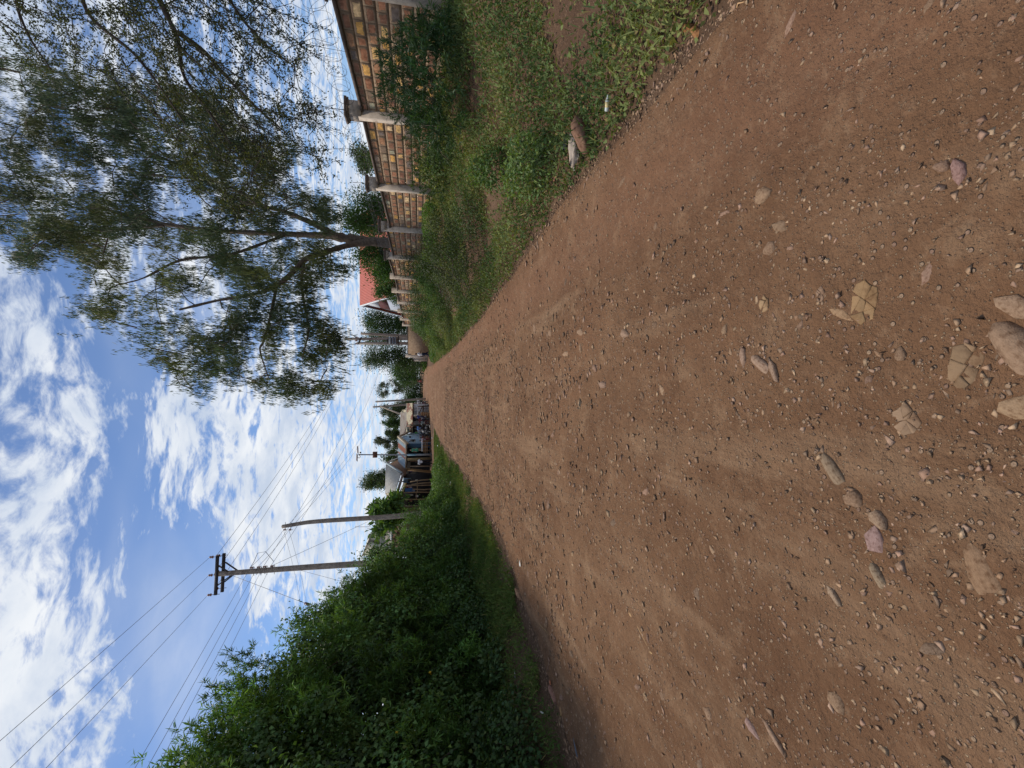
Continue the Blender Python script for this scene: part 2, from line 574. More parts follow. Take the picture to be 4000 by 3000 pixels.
def rosettes(mb, pos, dirs, L, Wd, base, k=13, var=.2, curl=.5):
    n = len(pos)
    pc = tint(n, base, var, .12)
    P = np.repeat(pos, k, 0); Dr = np.repeat(unit(dirs), k, 0)
    sp = unit(R.normal(size=(n * k, 3)))
    d = unit(Dr * R.uniform(.1, 1.0, (n * k, 1)) + sp * .8)
    P = P - Dr * R.uniform(0, L, (n * k, 1))
    col = np.repeat(pc, k, 0) * R.uniform(.75, 1.25, (n * k, 1))
    leaves(mb, P, d, R.uniform(.7, 1.15, n * k) * L, Wd, col)


# grow branches from a seed skeleton towards leaf clusters
def grow(mb, seeds, targets, r_tip=.012, k=.016, jit=.10, sag=.0, col=(1, 1, 1), sides=5, bend=.25):
    nodes = [np.asarray(p, float) for p in seeds]
    root = nodes[0]
    order = np.argsort([np.linalg.norm(t - root) for t in targets])
    segs = []
    for i in order:
        t = np.asarray(targets[i], float)
        A = np.array(nodes)
        dd = np.linalg.norm(A - t, axis=1)
        pen = dd + .35 * np.maximum(0, np.linalg.norm(A - root, axis=1) - np.linalg.norm(t - root) + .3) + .8 * np.maximum(0, A[:, 2] - t[2] - .2) * .3
        j = int(np.argmin(pen)); a = A[j]; L = dd[j]
        if L < 1e-3: continue
        m = max(3, int(L / .45) + 2)
        u = np.linspace(0, 1, m)[:, None]
        pts = a * (1 - u) + t * u
        pts = pts + R.normal(0, jit * L * .35, (1, 3)) * np.sin(u * math.pi) + np.array((0, 0, 1)) * (bend * L * np.sin(u * math.pi) * .35)
        pts[1:-1] += R.normal(0, jit * .25, (m - 2, 3)) * min(L, 1)
        pts[:, 2] -= (sag * L * u * u)[:, 0]
        segs.append((pts, L))
        nodes += [p for p in pts[1:]]
    for pts, L in segs:
        mb.tube(pts, (r_tip + k * L, r_tip), sides, col, cap=False)


def inpoly(pt, poly):
    x, y = pt; c = False; j = len(poly) - 1
    for i in range(len(poly)):
        xi, yi = poly[i]; xj, yj = poly[j]
        if (yi > y) != (yj > y) and x < (xj - xi) * (y - yi) / (yj - yi) + xi: c = not c
        j = i
    return c


# ------------------------------------------------------------------ ground and road
def grid(name, xs, ys, matl, zoff=0, extra=None):
    X_, Y_ = np.meshgrid(xs, ys)
    Z = H(X_, Y_) + zoff
    if extra is not None: Z = Z + extra(X_, Y_)
    g_ = np.arange(X_.size).reshape(X_.shape)
    q = np.stack((g_[:-1, :-1], g_[:-1, 1:], g_[1:, 1:], g_[1:, :-1]), -1).reshape(-1, 4)
    mb = MB(); mb.add(np.stack((X_, Y_, Z), -1).reshape(-1, 3), q)
    return mb


gx = np.concatenate((np.array([-1500, -700, -300, -120, -60, -35, -24, -17, -12]), np.arange(-9, 9, .12), np.array([9.5, 10.5, 12, 15, 20, 28, 40, 70, 130, 300, 700, 1500])))
gy = np.concatenate((np.array([-60, -20, -8, -3]), np.arange(-1, 16, .12), np.arange(16, 50, .4), np.arange(50, 110, 2.5), np.array([115, 125, 140, 170, 220, 300, 450, 700, 1100, 1800, 3000])))
a_, b_ = np.meshgrid(gx, gy)
under = lambda X_, Y_: -.05 * sm((X_ - np.interp(Y_, YL, XL) - .15) / .2) * sm((np.interp(Y_, YR, XR) - .15 - X_) / .2) + .02 * fbm(X_ * 5, Y_ * 5, 3, 8)
tag(grid('ground', gx, gy, M_soil, 0, under).build('ground', M_soil, smooth=True), kind='structure')

ry = np.concatenate((np.arange(-3, 9, .04), np.arange(9, 16, .07), np.arange(16, 28, .12), np.arange(28, 40, .3), np.arange(40, 130, 1.5)))
nu_ = 150
U = np.linspace(0, 1, nu_)[None, :]
RX = xl(ry)[:, None] * (1 - U) + xr(ry)[:, None] * U
RY = np.repeat(ry[:, None], nu_, 1)
edge = np.minimum(U, 1 - U) * (RX[:, -1:] - RX[:, :1])
clod = fbm(RX * 3.5, RY * 3.5, 4, 21)
FD = np.clip(1.25 - RY / 26, 0, 1)
RZ = H(RX, RY) + .006 + FD * sm(edge / .2) * (.042 * clod + .018 * np.maximum(0, fbm(RX * 9, RY * 9, 3, 33)) * 2 + .022 * np.maximum(0, fbm(RX * 2.2 + 40, RY * 1.6, 5, 55) - .02) * 4) - .05 * (1 - sm(edge / .12))
g_ = np.arange(RX.size).reshape(RX.shape)
mb = MB().add(np.stack((RX, RY, RZ), -1).reshape(-1, 3), np.stack((g_[:-1, :-1], g_[:-1, 1:], g_[1:, 1:], g_[1:, :-1]), -1).reshape(-1, 4))
tag(mb.build('road', M_road, smooth=True), kind='structure')


def HR(x, y):
    """height of the road surface"""
    x = np.asarray(x, float); y = np.asarray(y, float)
    return H(x, y) + .006 + np.clip(1.25 - y / 26, 0, 1) * (.042 * fbm(x * 3.5, y * 3.5, 4, 21) + .036 * np.maximum(0, fbm(x * 9, y * 9, 3, 33)) + .022 * np.maximum(0, fbm(x * 2.2 + 40, y * 1.6, 5, 55) - .02) * 4)


# ------------------------------------------------------------------ stones
ROCKC = [(.40, .265, .165), (.34, .22, .14), (.46, .32, .20), (.37, .235, .165), (.27, .185, .125), (.40, .27, .19)]


def rock_mesh(flat=.45, seed=0, sub=2, cuts=7):
    rg = np.random.default_rng(seed)
    import bmesh
    bm = bmesh.new(); bmesh.ops.create_icosphere(bm, subdivisions=sub, radius=1)
    v = np.array([q.co[:] for q in bm.verts]); f = np.array([[q.index for q in p.verts] for p in bm.faces]); bm.free()
    for _ in range(cuts):
        n = rg.normal(size=3); n /= np.linalg.norm(n)
        h = rg.uniform(.45, .8)
        dd = v @ n - h
        v = v - np.where(dd > 0, dd, 0)[:, None] * n
    v += rg.normal(0, .018, v.shape)
    v *= np.array((1, rg.uniform(.55, .9), flat))
    return v, f


def shard_mesh(seed, flat=.4, n=7):
    """angular broken stone: a jagged outline with bevelled rim, cracked top and tilted faces"""
    rg = np.random.default_rng(seed + 50)
    a = np.sort(np.linspace(0, 2 * math.pi, n, endpoint=False) + rg.uniform(-.32, .32, n))
    r = rg.uniform(.62, 1.0, n); asp = rg.uniform(.55, .9)
    ring = lambda k_, z_, jz: np.stack((np.cos(a) * r * k_, np.sin(a) * r * k_ * asp, z_ + rg.uniform(-jz, jz, n)), -1)
    tx, ty = rg.uniform(-.25, .25, 2)
    v = [ring(.86, -flat, 0), ring(1.0, flat * .25, .06), ring(.88, flat * .85, .07), ring(.45, flat, .10)]
    for q in v[2:]: q[:, 2] += q[:, 0] * tx + q[:, 1] * ty
    v = np.vstack(v + [np.array([[rg.uniform(-.1, .1), rg.uniform(-.1, .1), flat * 1.02]])])
    f = []
    for k_ in range(3):
        for j in range(n): f.append((k_ * n + j, k_ * n + (j + 1) % n, (k_ + 1) * n + (j + 1) % n, (k_ + 1) * n + j))
    f += [(3 * n + j, 3 * n + (j + 1) % n, 4 * n) for j in range(n)]
    return v, f


ROCKS = [shard_mesh(i, f_, n_) for i, (f_, n_) in enumerate(((.30, 7), (.42, 6), (.36, 8), (.30, 5), (.5, 7), (.24, 6)))] + [rock_mesh(.45, 6), shard_mesh(9, .34, 9)]


def rock_obj(name, i, size, col, loc, rz, tilt=(0, 0)):
    v, f = ROCKS[i % 8]
    o = MB().add(v * .5, f, col).build(name, M_rock)
    o.location = [float(q) for q in loc]; o.scale = size; o.rotation_euler = (tilt[0], tilt[1], rz)
    return o


notable = [  # photo X, Y, length m, width, height, colour, spin, label
    (3975, 1372, .19, .15, .09, (.36, .27, .20), .5, 'large rounded grey and pink stone half sunk in the road nearest the camera'),
    (3990, 1200, .12, .10, .035, (.40, .30, .22), .8, 'flat pinkish slab at the bottom of the road beside the largest stone'),
    (3990, 1590, .13, .10, .03, (.42, .32, .22), 1.3, 'split pale slab at the near edge of the road left of the largest stone'),
    (3440, 2105, .125, .105, .03, (.40, .30, .30), .1, 'smooth lilac square slab lying flat on the near left of the road'),
    (3462, 2025, .085, .07, .035, (.42, .33, .25), .5, 'rough tan stone touching the lilac square slab'),
    (2925, 1395, .12, .10, .045, (.42, .32, .26), .2, 'angular broken stone at the left end of the dark edged cluster mid road'),
    (2990, 1425, .14, .09, .05, (.44, .34, .27), .9, 'angular broken stone in the middle of the dark edged cluster mid road'),
    (3045, 1448, .12, .08, .035, (.40, .31, .25), .4, 'thin broken stone at the near end of the dark edged cluster mid road'),
    (3300, 1225, .12, .07, .02, (.44, .32, .21), 1.0, 'narrow yellowish slab beside the shattered one'),
    (3760, 675, .10, .065, .03, (.40, .28, .27), .1, 'pinkish flat slab on the near right of the road'),
    (3700, 650, .07, .05, .04, (.36, .26, .20), .9, 'small brown stone leaning by the pinkish slab'),
    (3270, 1850, .17, .10, .05, (.34, .28, .21), .6, 'smooth olive brown boulder mostly buried left of the road centre'),
    (2945, 2840, .13, .06, .025, (.42, .32, .31), 1.2, 'long lilac slab at the left of the road near the picture edge'),
    (3035, 2880, .18, .08, .04, (.42, .32, .25), 1.1, 'long ribbed tan stone beside the lilac slab'),
    (3455, 2255, .10, .07, .05, (.38, .32, .24), .5, 'greyish angular stone left of the lilac square slab'),
    (3265, 2325, .09, .07, .035, (.44, .36, .28), .8, 'pale angular stone standing on edge at the left of the road'),
    (3875, 2240, .17, .13, .035, (.33, .235, .16), .3, 'broad olive brown lump pressed into the near left of the road'),
    (2224, 1383, .30, .11, .04, (.44, .33, .24), 1.5, 'long flat tan slab in the middle distance of the road'),
    (2279, 1297, .26, .10, .04, (.40, .30, .22), 1.3, 'pointed brown slab right of the long flat tan one'),
    (2358, 1503, .22, .10, .05, (.38, .29, .24), 1.5, 'grey brown stone with a dark edge in the road middle'),
    (2456, 1300, .16, .10, .05, (.42, .32, .25), 1.2, 'pair-like split stone right of the road middle'),
    (2290, 530, .42, .26, .20, (.26, .17, .125), .3, 'large reddish brown boulder in the weeds on the right bank'),
    (2722, 128, .11, .09, .07, (.42, .24, .12), .5, 'ochre stone at the foot of the right bank'),
    (2695, 108, .13, .08, .07, (.36, .20, .10), 1.1, 'darker ochre stone behind the other one at the bank foot'),
    (2030, 2318, .30, .16, .10, (.38, .26, .18), 1.2, 'brown rock undercut at the left edge of the road'),
    (2168, 2710, .30, .10, .08, (.38, .24, .20), 1.3, 'long pinkish rock among gravel at the left road edge'),
    (2200, 2780, .13, .10, .05, (.40, .28, .15), .4, 'round ochre cobble at the left road edge below the pinkish rock'),
]
for i, (X, Y, a, b, c, col, rz, lab) in enumerate(notable):
    p = gp(X, Y)
    o = rock_obj('stone', 6 if (i == 0 or 'lump' in lab or 'boulder' in lab) else i, (a * 1.08, b * 1.08, c * 2.2), tuple(np.array(col) * (.95, .84, .74)), (p[0], p[1], HR(p[0], p[1]) - c * .10 if abs(p[0]) < 2.2 else p[2] + c * .2), rz)
    tag(o, lab, 'stone')

for (X, Y, ra, rb, nf, col, lab) in ((3390, 1180, .085, .055, 9, (.38, .26, .145), 'yellowish slab shattered in place at the right of the road middle'), (3550, 1640, .060, .050, 8, (.36, .26, .18), 'pale slab crazed into plates in the near road centre'),
                                    (3785, 1430, .070, .050, 6, (.31, .22, .14), 'lumpy brown cracked rock just beyond the largest stone'), (3220, 1150, .032, .026, 8, (.40, .28, .20), 'small stone broken to crumbs beside the shattered yellowish slab'),
                                    (2990, 1190, .045, .025, 4, (.46, .33, .20), 'small yellowish split stone to the right of the road middle')):
    p = gp(X, Y); t = thing('cracked_stone', lab, 'stone', (p[0], p[1], HR(p[0], p[1])))
    n_ = 11; a_ = np.linspace(0, 2 * math.pi, n_, endpoint=False) + R.uniform(-.2, .2, n_); q_ = R.uniform(.72, 1.08, n_)
    cells = [np.stack((ra * q_ * np.cos(a_), rb * q_ * np.sin(a_)), -1)]
    ar = lambda c_: abs(np.sum(c_[:, 0] * np.roll(c_[:, 1], -1) - np.roll(c_[:, 0], -1) * c_[:, 1])) / 2
    while len(cells) < nf:
        cells.sort(key=ar); c_ = cells.pop(); m_ = c_.mean(0) + R.normal(0, .10 * ra, 2); e_ = c_ - m_
        ev = np.linalg.eigh(e_.T @ e_)[1][:, 1]; th_ = math.atan2(ev[1], ev[0]) + R.normal(0, .35); nn = np.array((math.cos(th_), math.sin(th_)))
        dd = (c_ - m_) @ nn; A, B = [], []
        for k_ in range(len(c_)):
            p0_, p1_, d0_, d1_ = c_[k_], c_[(k_ + 1) % len(c_)], dd[k_], dd[(k_ + 1) % len(c_)]
            (A if d0_ > 0 else B).append(p0_)
            if d0_ * d1_ < 0: x_ = p0_ + (p1_ - p0_) * d0_ / (d0_ - d1_); A.append(x_); B.append(x_)
        if len(A) < 3 or len(B) < 3: cells.append(c_); continue
        cells += [np.array(A), np.array(B)]
    for c_ in cells:
        m_ = c_.mean(0); k0_ = len(c_); up_ = R.uniform(.001, .006)
        lo = m_ + (c_ - m_) * .97 + R.normal(0, .0012, c_.shape); hi = m_ + (c_ - m_) * .84
        zt_ = float(HR(p[0] + m_[0], p[1] + m_[1]))
        v = np.vstack([np.hstack((lo + p[:2], np.full((k0_, 1), zt_ - .02))), np.hstack((lo + p[:2], np.full((k0_, 1), zt_ + up_ * .5))), np.hstack((hi + p[:2], (zt_ + up_ + R.uniform(-.002, .002, k0_))[:, None]))])
        f = [(a * k0_ + b, a * k0_ + (b + 1) % k0_, (a + 1) * k0_ + (b + 1) % k0_, (a + 1) * k0_ + b) for a in range(2) for b in range(k0_)] + [tuple(range(2 * k0_, 3 * k0_))]
        MB().add(v, f, np.array(col) * (.92, .86, .80) * R.uniform(.8, 1.1)).build('fragment', M_rock, t)
protos = []
k = 0
placed = [gp(n_[0], n_[1])[:2] for n_ in notable]
while k < 262:
    y = .7 + 13 * R.random() ** 1.25
    x = R.uniform(float(xl(y)) + .15, float(xr(y)) - .15)
    if abs(x) > .95 * y + 1.0: continue
    if .8 < x < 1.9 and R.random() < .6: continue
    if min(np.hypot(x - q[0], y - q[1]) for q in placed) < .10: continue
    placed.append(np.array((x, y)))
    sc = (.022 + .040 * R.random() ** 2.2) * (1 + .085 * y)
    col = np.array(ROCKC[R.integers(6)]) * R.uniform(.7, 1.1)
    if k < 24:
        o = rock_obj('stone', k, (1, 1, 1), col, (0, 0, 0), 0)
        tag(o, 'small angular brown stone strewn loose on the dirt road', 'stone', 'small loose stones on the road')
        protos.append(o)
    else:
        o = protos[k % 24].copy(); COL.objects.link(o)
    o.location = (x, y, float(HR(x, y)) - sc * .16)
    o.scale = (sc * 1.9 * R.uniform(.8, 1.4), sc * 1.9, sc * 1.5)
    o.rotation_euler = (R.uniform(-.2, .2), R.uniform(-.2, .2), R.uniform(0, 6.3))
    k += 1

# gravel nobody could count
oc = np.array([(1, 0, 0), (-1, 0, 0), (0, 1, 0), (0, -1, 0), (0, 0, 1), (0, 0, -1)], float)
of = np.array([(0, 2, 4), (2, 1, 4), (1, 3, 4), (3, 0, 4), (2, 0, 5), (1, 2, 5), (3, 1, 5), (0, 3, 5)])


def gravel(mb, x, y, z, sc):
    n = len(x)
    v = oc[None] + R.normal(0, .40, (n, 6, 3))
    v = v * (sc[:, None, None] * np.stack((R.uniform(.7, 1.3, n), R.uniform(.5, 1.1, n), R.uniform(.12, .34, n)), -1)[:, None])
    an = R.uniform(0, 6.3, n); ca, sa = np.cos(an)[:, None], np.sin(an)[:, None]
    v = np.stack((v[..., 0] * ca - v[..., 1] * sa, v[..., 0] * sa + v[..., 1] * ca, v[..., 2]), -1) + np.stack((x, y, z), -1)[:, None]
    f = (of[None] + (np.arange(n) * 6)[:, None, None]).reshape(-1, 3)
    c = np.array(ROCKC)[R.integers(0, 6, n)] * R.uniform(.75, 1.35, (n, 1))
    mb.add(v.reshape(-1, 3), f, np.repeat(c, 6, 0))


n = 105000
y = .6 + 50 * R.random(n) ** 2.5
u = R.random(n)
x = xl(y) * (1 - u) + xr(y) * u
keep = (np.abs(x) < .92 * y + .8) & ((fbm(x * 1.4, y * .9, 4, 44) > .0) | (R.random(n) < .28)) & ~((x > .9) & (x < 1.75) & (R.random(n) < .7))
x, y = x[keep], y[keep]
sc = (.0020 + .0120 * R.random(len(x)) ** 6) * (1 + .15 * np.minimum(y, 14))
mb = MB(); gravel(mb, x, y, HR(x, y) + sc * .02, sc)
# flat flakes of broken stone pressed into the crust, thickest in the crown of the road
n = 15000
y = .9 + 27 * R.random(n) ** 1.45
u = R.random(n); x = xl(y) * (1 - u) + xr(y) * u
keep = ((fbm(x * 1.1 + 7, y * .8, 4, 47) > .0) | (R.random(n) < .35)) & ~((x > .9) & (x < 1.75) & (R.random(n) < .7))
x, y = x[keep], y[keep]
sc = (.008 + .026 * R.random(len(x)) ** 2.5) * (1 + .045 * y) * np.clip(y / 5, .35, 1)
gravel(mb, x, y, HR(x, y) + .003 + sc * .06, sc)
# edges of the road collect more of it
for side in (0, 1):
    n = 7000
    y = 2 + 32 * R.random(n) ** 1.8
    e_ = xr(y) if side else xl(y)
    x = e_ + R.normal(0, .13, n)
    sc = (.004 + .012 * R.random(n) ** 2.5) * (1 + .08 * y)
    gravel(mb, x, y, np.maximum(H(x, y), HR(x, y) - .02) + sc * .2, sc)
tag(mb.build('gravel', M_rock), 'loose brown gravel scattered over the dirt road', 'gravel', kind='stuff')
#%%VEG
# ------------------------------------------------------------------ verge weeds and grass
def weeds(name, label, n, xf, ymax, ymin, base, size, dens, blade=.3, upw=1.2):
    y = ymin + (ymax - ymin) * R.random(n) ** 1.9
    x = xf(y, R.random(n))
    keep = dens(x, y) > R.random(n)
    x, y = x[keep], y[keep]
    n = len(x)
    hgt = R.random(n) ** 1.5 * (.05 + .12 * (vn(x * 1.3, y * 1.3, 71) ** 2))
    z = H(x, y) + .005 + hgt * (1 + 2.2 * (vn(x * 2.1, y * 1.7, 77) > .62) * vn(x * 6, y * 6, 79))
    c = np.stack((x, y, z), -1)
    far_ = np.clip(1.15 - y / 36, .25, 1)
    z = H(x, y) + .005 + (z - H(x, y)) * far_
    c = np.stack((x, y, z), -1)
    sc = size * R.uniform(.6, 1.5, n) * (1 + .06 * np.minimum(y, 22))
    d = R.normal(size=(n, 3)); d[:, 2] = np.abs(d[:, 2]) * .6 + .15
    isb = R.random(n) < blade
    d[isb, 2] += upw
    d[:, 2] *= far_ ** .7
    L = sc * np.where(isb, 2.6 * far_ ** .5, 1.0); Wd = sc * np.where(isb, .22, .62)
    patch = (.55 * vn(x * .8, y * .8, 61) + .45 * vn(x * 3.1, y * 2.6, 62))[:, None]
    bcol = np.array(base) * (.5 + 1.0 * patch) * np.hstack((.75 + .5 * patch, np.ones((n, 1)), np.ones((n, 1))))
    t = tint(n, (1, 1, 1), .25, .15) * bcol
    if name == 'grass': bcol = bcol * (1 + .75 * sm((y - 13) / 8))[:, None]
    dry = R.random(n) < .05
    t[dry] = np.array((.30, .24, .10)) * R.uniform(.6, 1.2, (dry.sum(), 1))
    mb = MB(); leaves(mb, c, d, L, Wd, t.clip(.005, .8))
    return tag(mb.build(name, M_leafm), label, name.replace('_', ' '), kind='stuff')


def wallx(y): return 7.46 - .051 * np.asarray(y)


def dens_r(x, y):
    e_ = xr(y)
    t = (x - e_)
    m = fbm(x * .75 + 3, y * .55, 4, 14)
    bare = sm((m + .055) / .08) * sm((t - .5) / .5) * sm((wallx(y) - x - .6) / .8)
    return sm((t + .12 + .3 * fbm(x * 0 + 1, y * 2.2, 3, 17)) / .2) * (1 - .90 * bare) * (y < 43)


weeds('weeds', 'low green creeping weeds over the right bank up to the block wall', 230000,
      lambda y, u: xr(y) - .1 + u * (wallx(np.minimum(y, 46)) - xr(y) + .1) * np.where(y > 46, .35, 1), 58, 1.6, (.170, .225, .080), .031, dens_r, .22)


def dens_l(x, y):
    t = xl(y) - x
    m = fbm(x * .9 + 9, y * .6, 4, 24)
    return sm((t + .05 + .9 * fbm(x * 0 + 1, y * 1.6, 4, 27)) / .35) * (1 - .75 * sm((m - .02) / .08))


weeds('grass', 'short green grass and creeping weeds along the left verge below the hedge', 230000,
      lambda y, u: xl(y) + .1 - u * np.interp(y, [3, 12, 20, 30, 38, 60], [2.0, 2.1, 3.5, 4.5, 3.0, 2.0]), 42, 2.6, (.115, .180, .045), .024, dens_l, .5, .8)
# far edges of the road, too distant to tell leaf from leaf
mb = MB()
for x0, x1, y0, y1, n in ((2.6, 4.2, 66, 95, 2500), (-9, -4.2, 78, 100, 3000), (5.5, 30, 49, 140, 14000), (-40, -14, 48, 140, 14000)):
    x = R.uniform(x0, x1, n); y = R.uniform(y0, y1, n)
    c = np.stack((x, y, H(x, y) + .02 + .15 * R.random(n)), -1)
    d = R.normal(size=(n, 3)); d[:, 2] = np.abs(d[:, 2])
    leaves(mb, c, d, R.uniform(.2, .45, n), .2, tint(n, (.08, .13, .03), .25))
tag(mb.build('far_grass', M_leafm), 'far grass on both sides of the road beyond the junction', 'grass', kind='stuff')


# ------------------------------------------------------------------ shrubs
def shell(n, c, rad, seed, depth=.35, zmin=-.2, amp=.28, freq=1.6, power=1.0):
    """points inside a lumpy, flattened shell round centre c; returns positions and outward directions"""
    d = unit(R.normal(size=(n, 3)))
    d[:, 2] = np.where(d[:, 2] < zmin, -d[:, 2], d[:, 2])
    l = fbm(d[:, 0] * freq + d[:, 2] * freq + seed, d[:, 1] * freq + d[:, 2] * freq * .7 + seed * 3, 4, seed)
    rr = (1 + amp * l * 2) * (1 - depth * R.random(n) ** 1.6)
    return c + d * np.array(rad) * rr[:, None], unit(d / np.array(rad))


def shrub(label, base, rad, n, col, L, Wd, kind='broad', seed=1, group=None, name='shrub', twigs=26, flowers=0, cat='shrub', amp=.28, extra=None, zc=None, depth=.4, var=.25):
    base = np.array(base, float)
    t = thing(name, label, cat, base, group)
    c = base + np.array((0, 0, zc if zc is not None else rad[2] * .15))
    rad = np.array(rad, float)
    mb = MB()
    pos, out = shell(n, c, rad, seed, depth, amp=amp)
    pos[:, 2] = np.maximum(pos[:, 2], base[2] - .1 + .05 * R.random(n))
    if kind == 'broad':
        d = unit(out * .35 + R.normal(size=(n, 3)) * .6 + np.array((0, 0, -.25)))
        nn = out + R.normal(0, .45, (n, 3)) + np.array((0, 0, .5))
        leaves(mb, pos, d, L * R.uniform(.6, 1.25, n), Wd * R.uniform(.7, 1.2, n), tint(n, col, var, .14, extra), nn)
    else:
        m = n // 13
        rosettes(mb, pos[:m], unit(out[:m] + np.array((0, 0, .5)) + R.normal(0, .3, (m, 3))), L, Wd, col, 13)
    mb.build('foliage', M_leaf, t)
    st = MB()
    tg = [pos[i] * .82 + c * .18 for i in R.choice(len(pos) if kind == 'broad' else n // 13, twigs, replace=False)]
    grow(st, [base + np.array((0, 0, .0)), base + np.array((.02, 0, .25 * rad[2]))], tg, .004, .010, .12, col=(.9, .85, .75), sides=4)
    st.build('stems', M_bark, t)
    if flowers:
        idx = R.choice(n // 13 if kind != 'broad' else n, flowers, replace=False)
        for i in idx:
            if out[i][0] < -.2: continue
            p = c + out[i] * rad * 1.02 if False else pos[i]
            fm = MB()
            a = unit(out[i] + np.array((.3, -.3, 0)))
            fm.tube([p, p + a * .03, p + a * .055, p + a * .062], (.006, .010, .024, .028), 7, (.80, .55, .04))
            fm.build('flower', M_paint, t)
    return t


HG = (.078, .155, .034)
# (x, y, half width x, half width y, top z, leaves, species, label)
hedge = [
    (-5.95, 4.2, 1.25, 1.55, 5.2, 12000, 'narrow', 'tallest dark hedge shrub at the left edge, its narrow leaves with yellow trumpet flowers'),
    (-5.85, 6.3, 1.2, 1.45, 5.0, 12500, 'broad', 'tall hedge shrub smothered in heart shaped vine leaves at the left edge'),
    (-5.75, 8.0, 1.15, 1.3, 4.75, 13000, 'narrow', 'tall yellow flowering shrub whose top stands against the sky beside the vine covered one'),
    (-5.65, 9.7, 1.05, 1.15, 4.05, 12000, 'broad', 'vine draped shrub at the dip in the hedge top'),
    (-5.65, 11.3, 1.05, 1.2, 3.75, 12000, 'narrow', 'feathery topped shrub with willowy leaves in the middle of the hedge'),
    (-5.70, 13.1, 1.05, 1.3, 2.95, 10500, 'broad', 'rounded leafy shrub before the tall pole foot'),
    (-5.75, 15.0, 1.05, 1.3, 1.9, 9000, 'narrow', 'last tall shrub of the hedge just under the cream gable'),
    (-5.85, 16.9, 1.1, 1.25, 1.95, 8000, 'broad', 'low shrub stepping down at the far end of the hedge'),
]
for i, (x, y, rx, ry_, top, n, kd, lab) in enumerate(hedge):
    z0 = float(H(x, y)); hgt = top - z0
    # the lower and upper halves of one plant: a broad skirt and a crown
    t = thing('hedge_shrub', lab, 'hedge shrub', (x, y, z0), 'shrubs of the tall left hedge')
    mb = MB(); mv = MB()
    allp = []
    for (zc, rz, fx, fr) in ((.10, .22, 1.12, .24), (.32, .32, 1.08, .34), (.60, .34, .98, .33), (.80, .22, .85, .25)):
        c = np.array((x, y, z0 + hgt * zc)); rad = np.array((rx * fx, ry_ * fx, hgt * rz))
        m = int(n * fr * 2.1)
        pos, out = shell(m, c, rad, 31 + i * 3 + int(zc * 10), .34, zmin=-1, amp=.52, freq=2.6)
        k_ = (pos[:, 2] > z0 + .02) & ((out[:, 0] > -.35) | (out[:, 2] > .3) | (y < 10))
        pos, out = pos[k_], out[k_]
        allp.append(pos)
        m = len(pos)
        clump = (.55 + .95 * vn(pos[:, 1] * 1.5 + i, pos[:, 2] * 1.5, 90) ** 1.5 + .35 * sm((pos[:, 2] - z0 - hgt * .72) / (hgt * .25)))[:, None]  # leaf colour by clump: new growth, plus painted lit tops and dark hollows
        vine = fbm(pos[:, 1] * .8, pos[:, 2] * .8, 3, 50) + (.25 if kd == 'broad' else -.12) - (.18 if zc > .7 else 0) > 0
        pv, ov = pos[vine], out[vine]
        q = len(pv)
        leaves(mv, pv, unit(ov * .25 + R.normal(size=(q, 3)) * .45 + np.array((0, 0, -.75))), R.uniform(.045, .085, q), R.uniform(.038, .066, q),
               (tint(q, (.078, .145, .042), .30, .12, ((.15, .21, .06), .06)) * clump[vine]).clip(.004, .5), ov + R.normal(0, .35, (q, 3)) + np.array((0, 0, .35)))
        pn, on = pos[~vine], out[~vine]
        q = len(pn) // 6
        rosettes(mb, pn[:q], unit(on[:q] + np.array((.1, 0, .7)) + R.normal(0, .3, (q, 3))), .115, .017, HG, 14, .3)
        pf, of_ = pn[q:], on[q:]
        q = len(pf)
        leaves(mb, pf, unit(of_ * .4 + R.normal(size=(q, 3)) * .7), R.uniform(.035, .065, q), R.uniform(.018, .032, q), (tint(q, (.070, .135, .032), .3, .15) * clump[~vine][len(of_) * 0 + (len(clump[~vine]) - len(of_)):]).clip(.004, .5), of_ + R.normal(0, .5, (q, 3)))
    # boughs that bulge out of the face of the plant, each with growth of its own age
    for _ in range(20):
        yy = y + R.uniform(-1, 1) * ry_; zz = z0 + hgt * R.uniform(.12, 1.0)
        ex_ = math.sqrt(max(.05, 1 - ((zz - z0) / hgt * .9) ** 4)) * rx
        bc = np.array((x + ex_ * R.uniform(.85, 1.22), yy, zz)); q = 300; br = R.uniform(.16, .36)
        pb = bc + R.normal(size=(q, 3)) * br * np.array((.55, .6, .75)); ob = unit(pb - bc + (.1, 0, .05)); gl = R.uniform(.7, 1.75)
        if R.random() < .55 and kd == 'broad':
            leaves(mv, pb, unit(ob * .25 + R.normal(size=(q, 3)) * .4 + np.array((0, 0, -.6))), R.uniform(.045, .085, q), R.uniform(.036, .062, q), (tint(q, (.078, .145, .040), .25, .12) * gl).clip(.004, .5), ob + np.array((.2, 0, .4)))
        else:
            rosettes(mb, pb[:26], ob[:26] + np.array((.1, 0, .7)), .12, .017, tuple(np.array(HG) * gl), 14, .2)
    # larger, darker leaves fill the inside of the plant
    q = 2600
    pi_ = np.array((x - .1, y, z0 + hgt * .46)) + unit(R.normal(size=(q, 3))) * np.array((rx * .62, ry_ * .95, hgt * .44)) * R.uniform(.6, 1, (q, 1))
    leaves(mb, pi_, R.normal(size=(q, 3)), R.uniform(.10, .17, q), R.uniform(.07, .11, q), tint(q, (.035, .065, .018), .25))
    # loose shoots standing out of the top
    ns = 24 if kd == 'narrow' else 13
    st = MB()
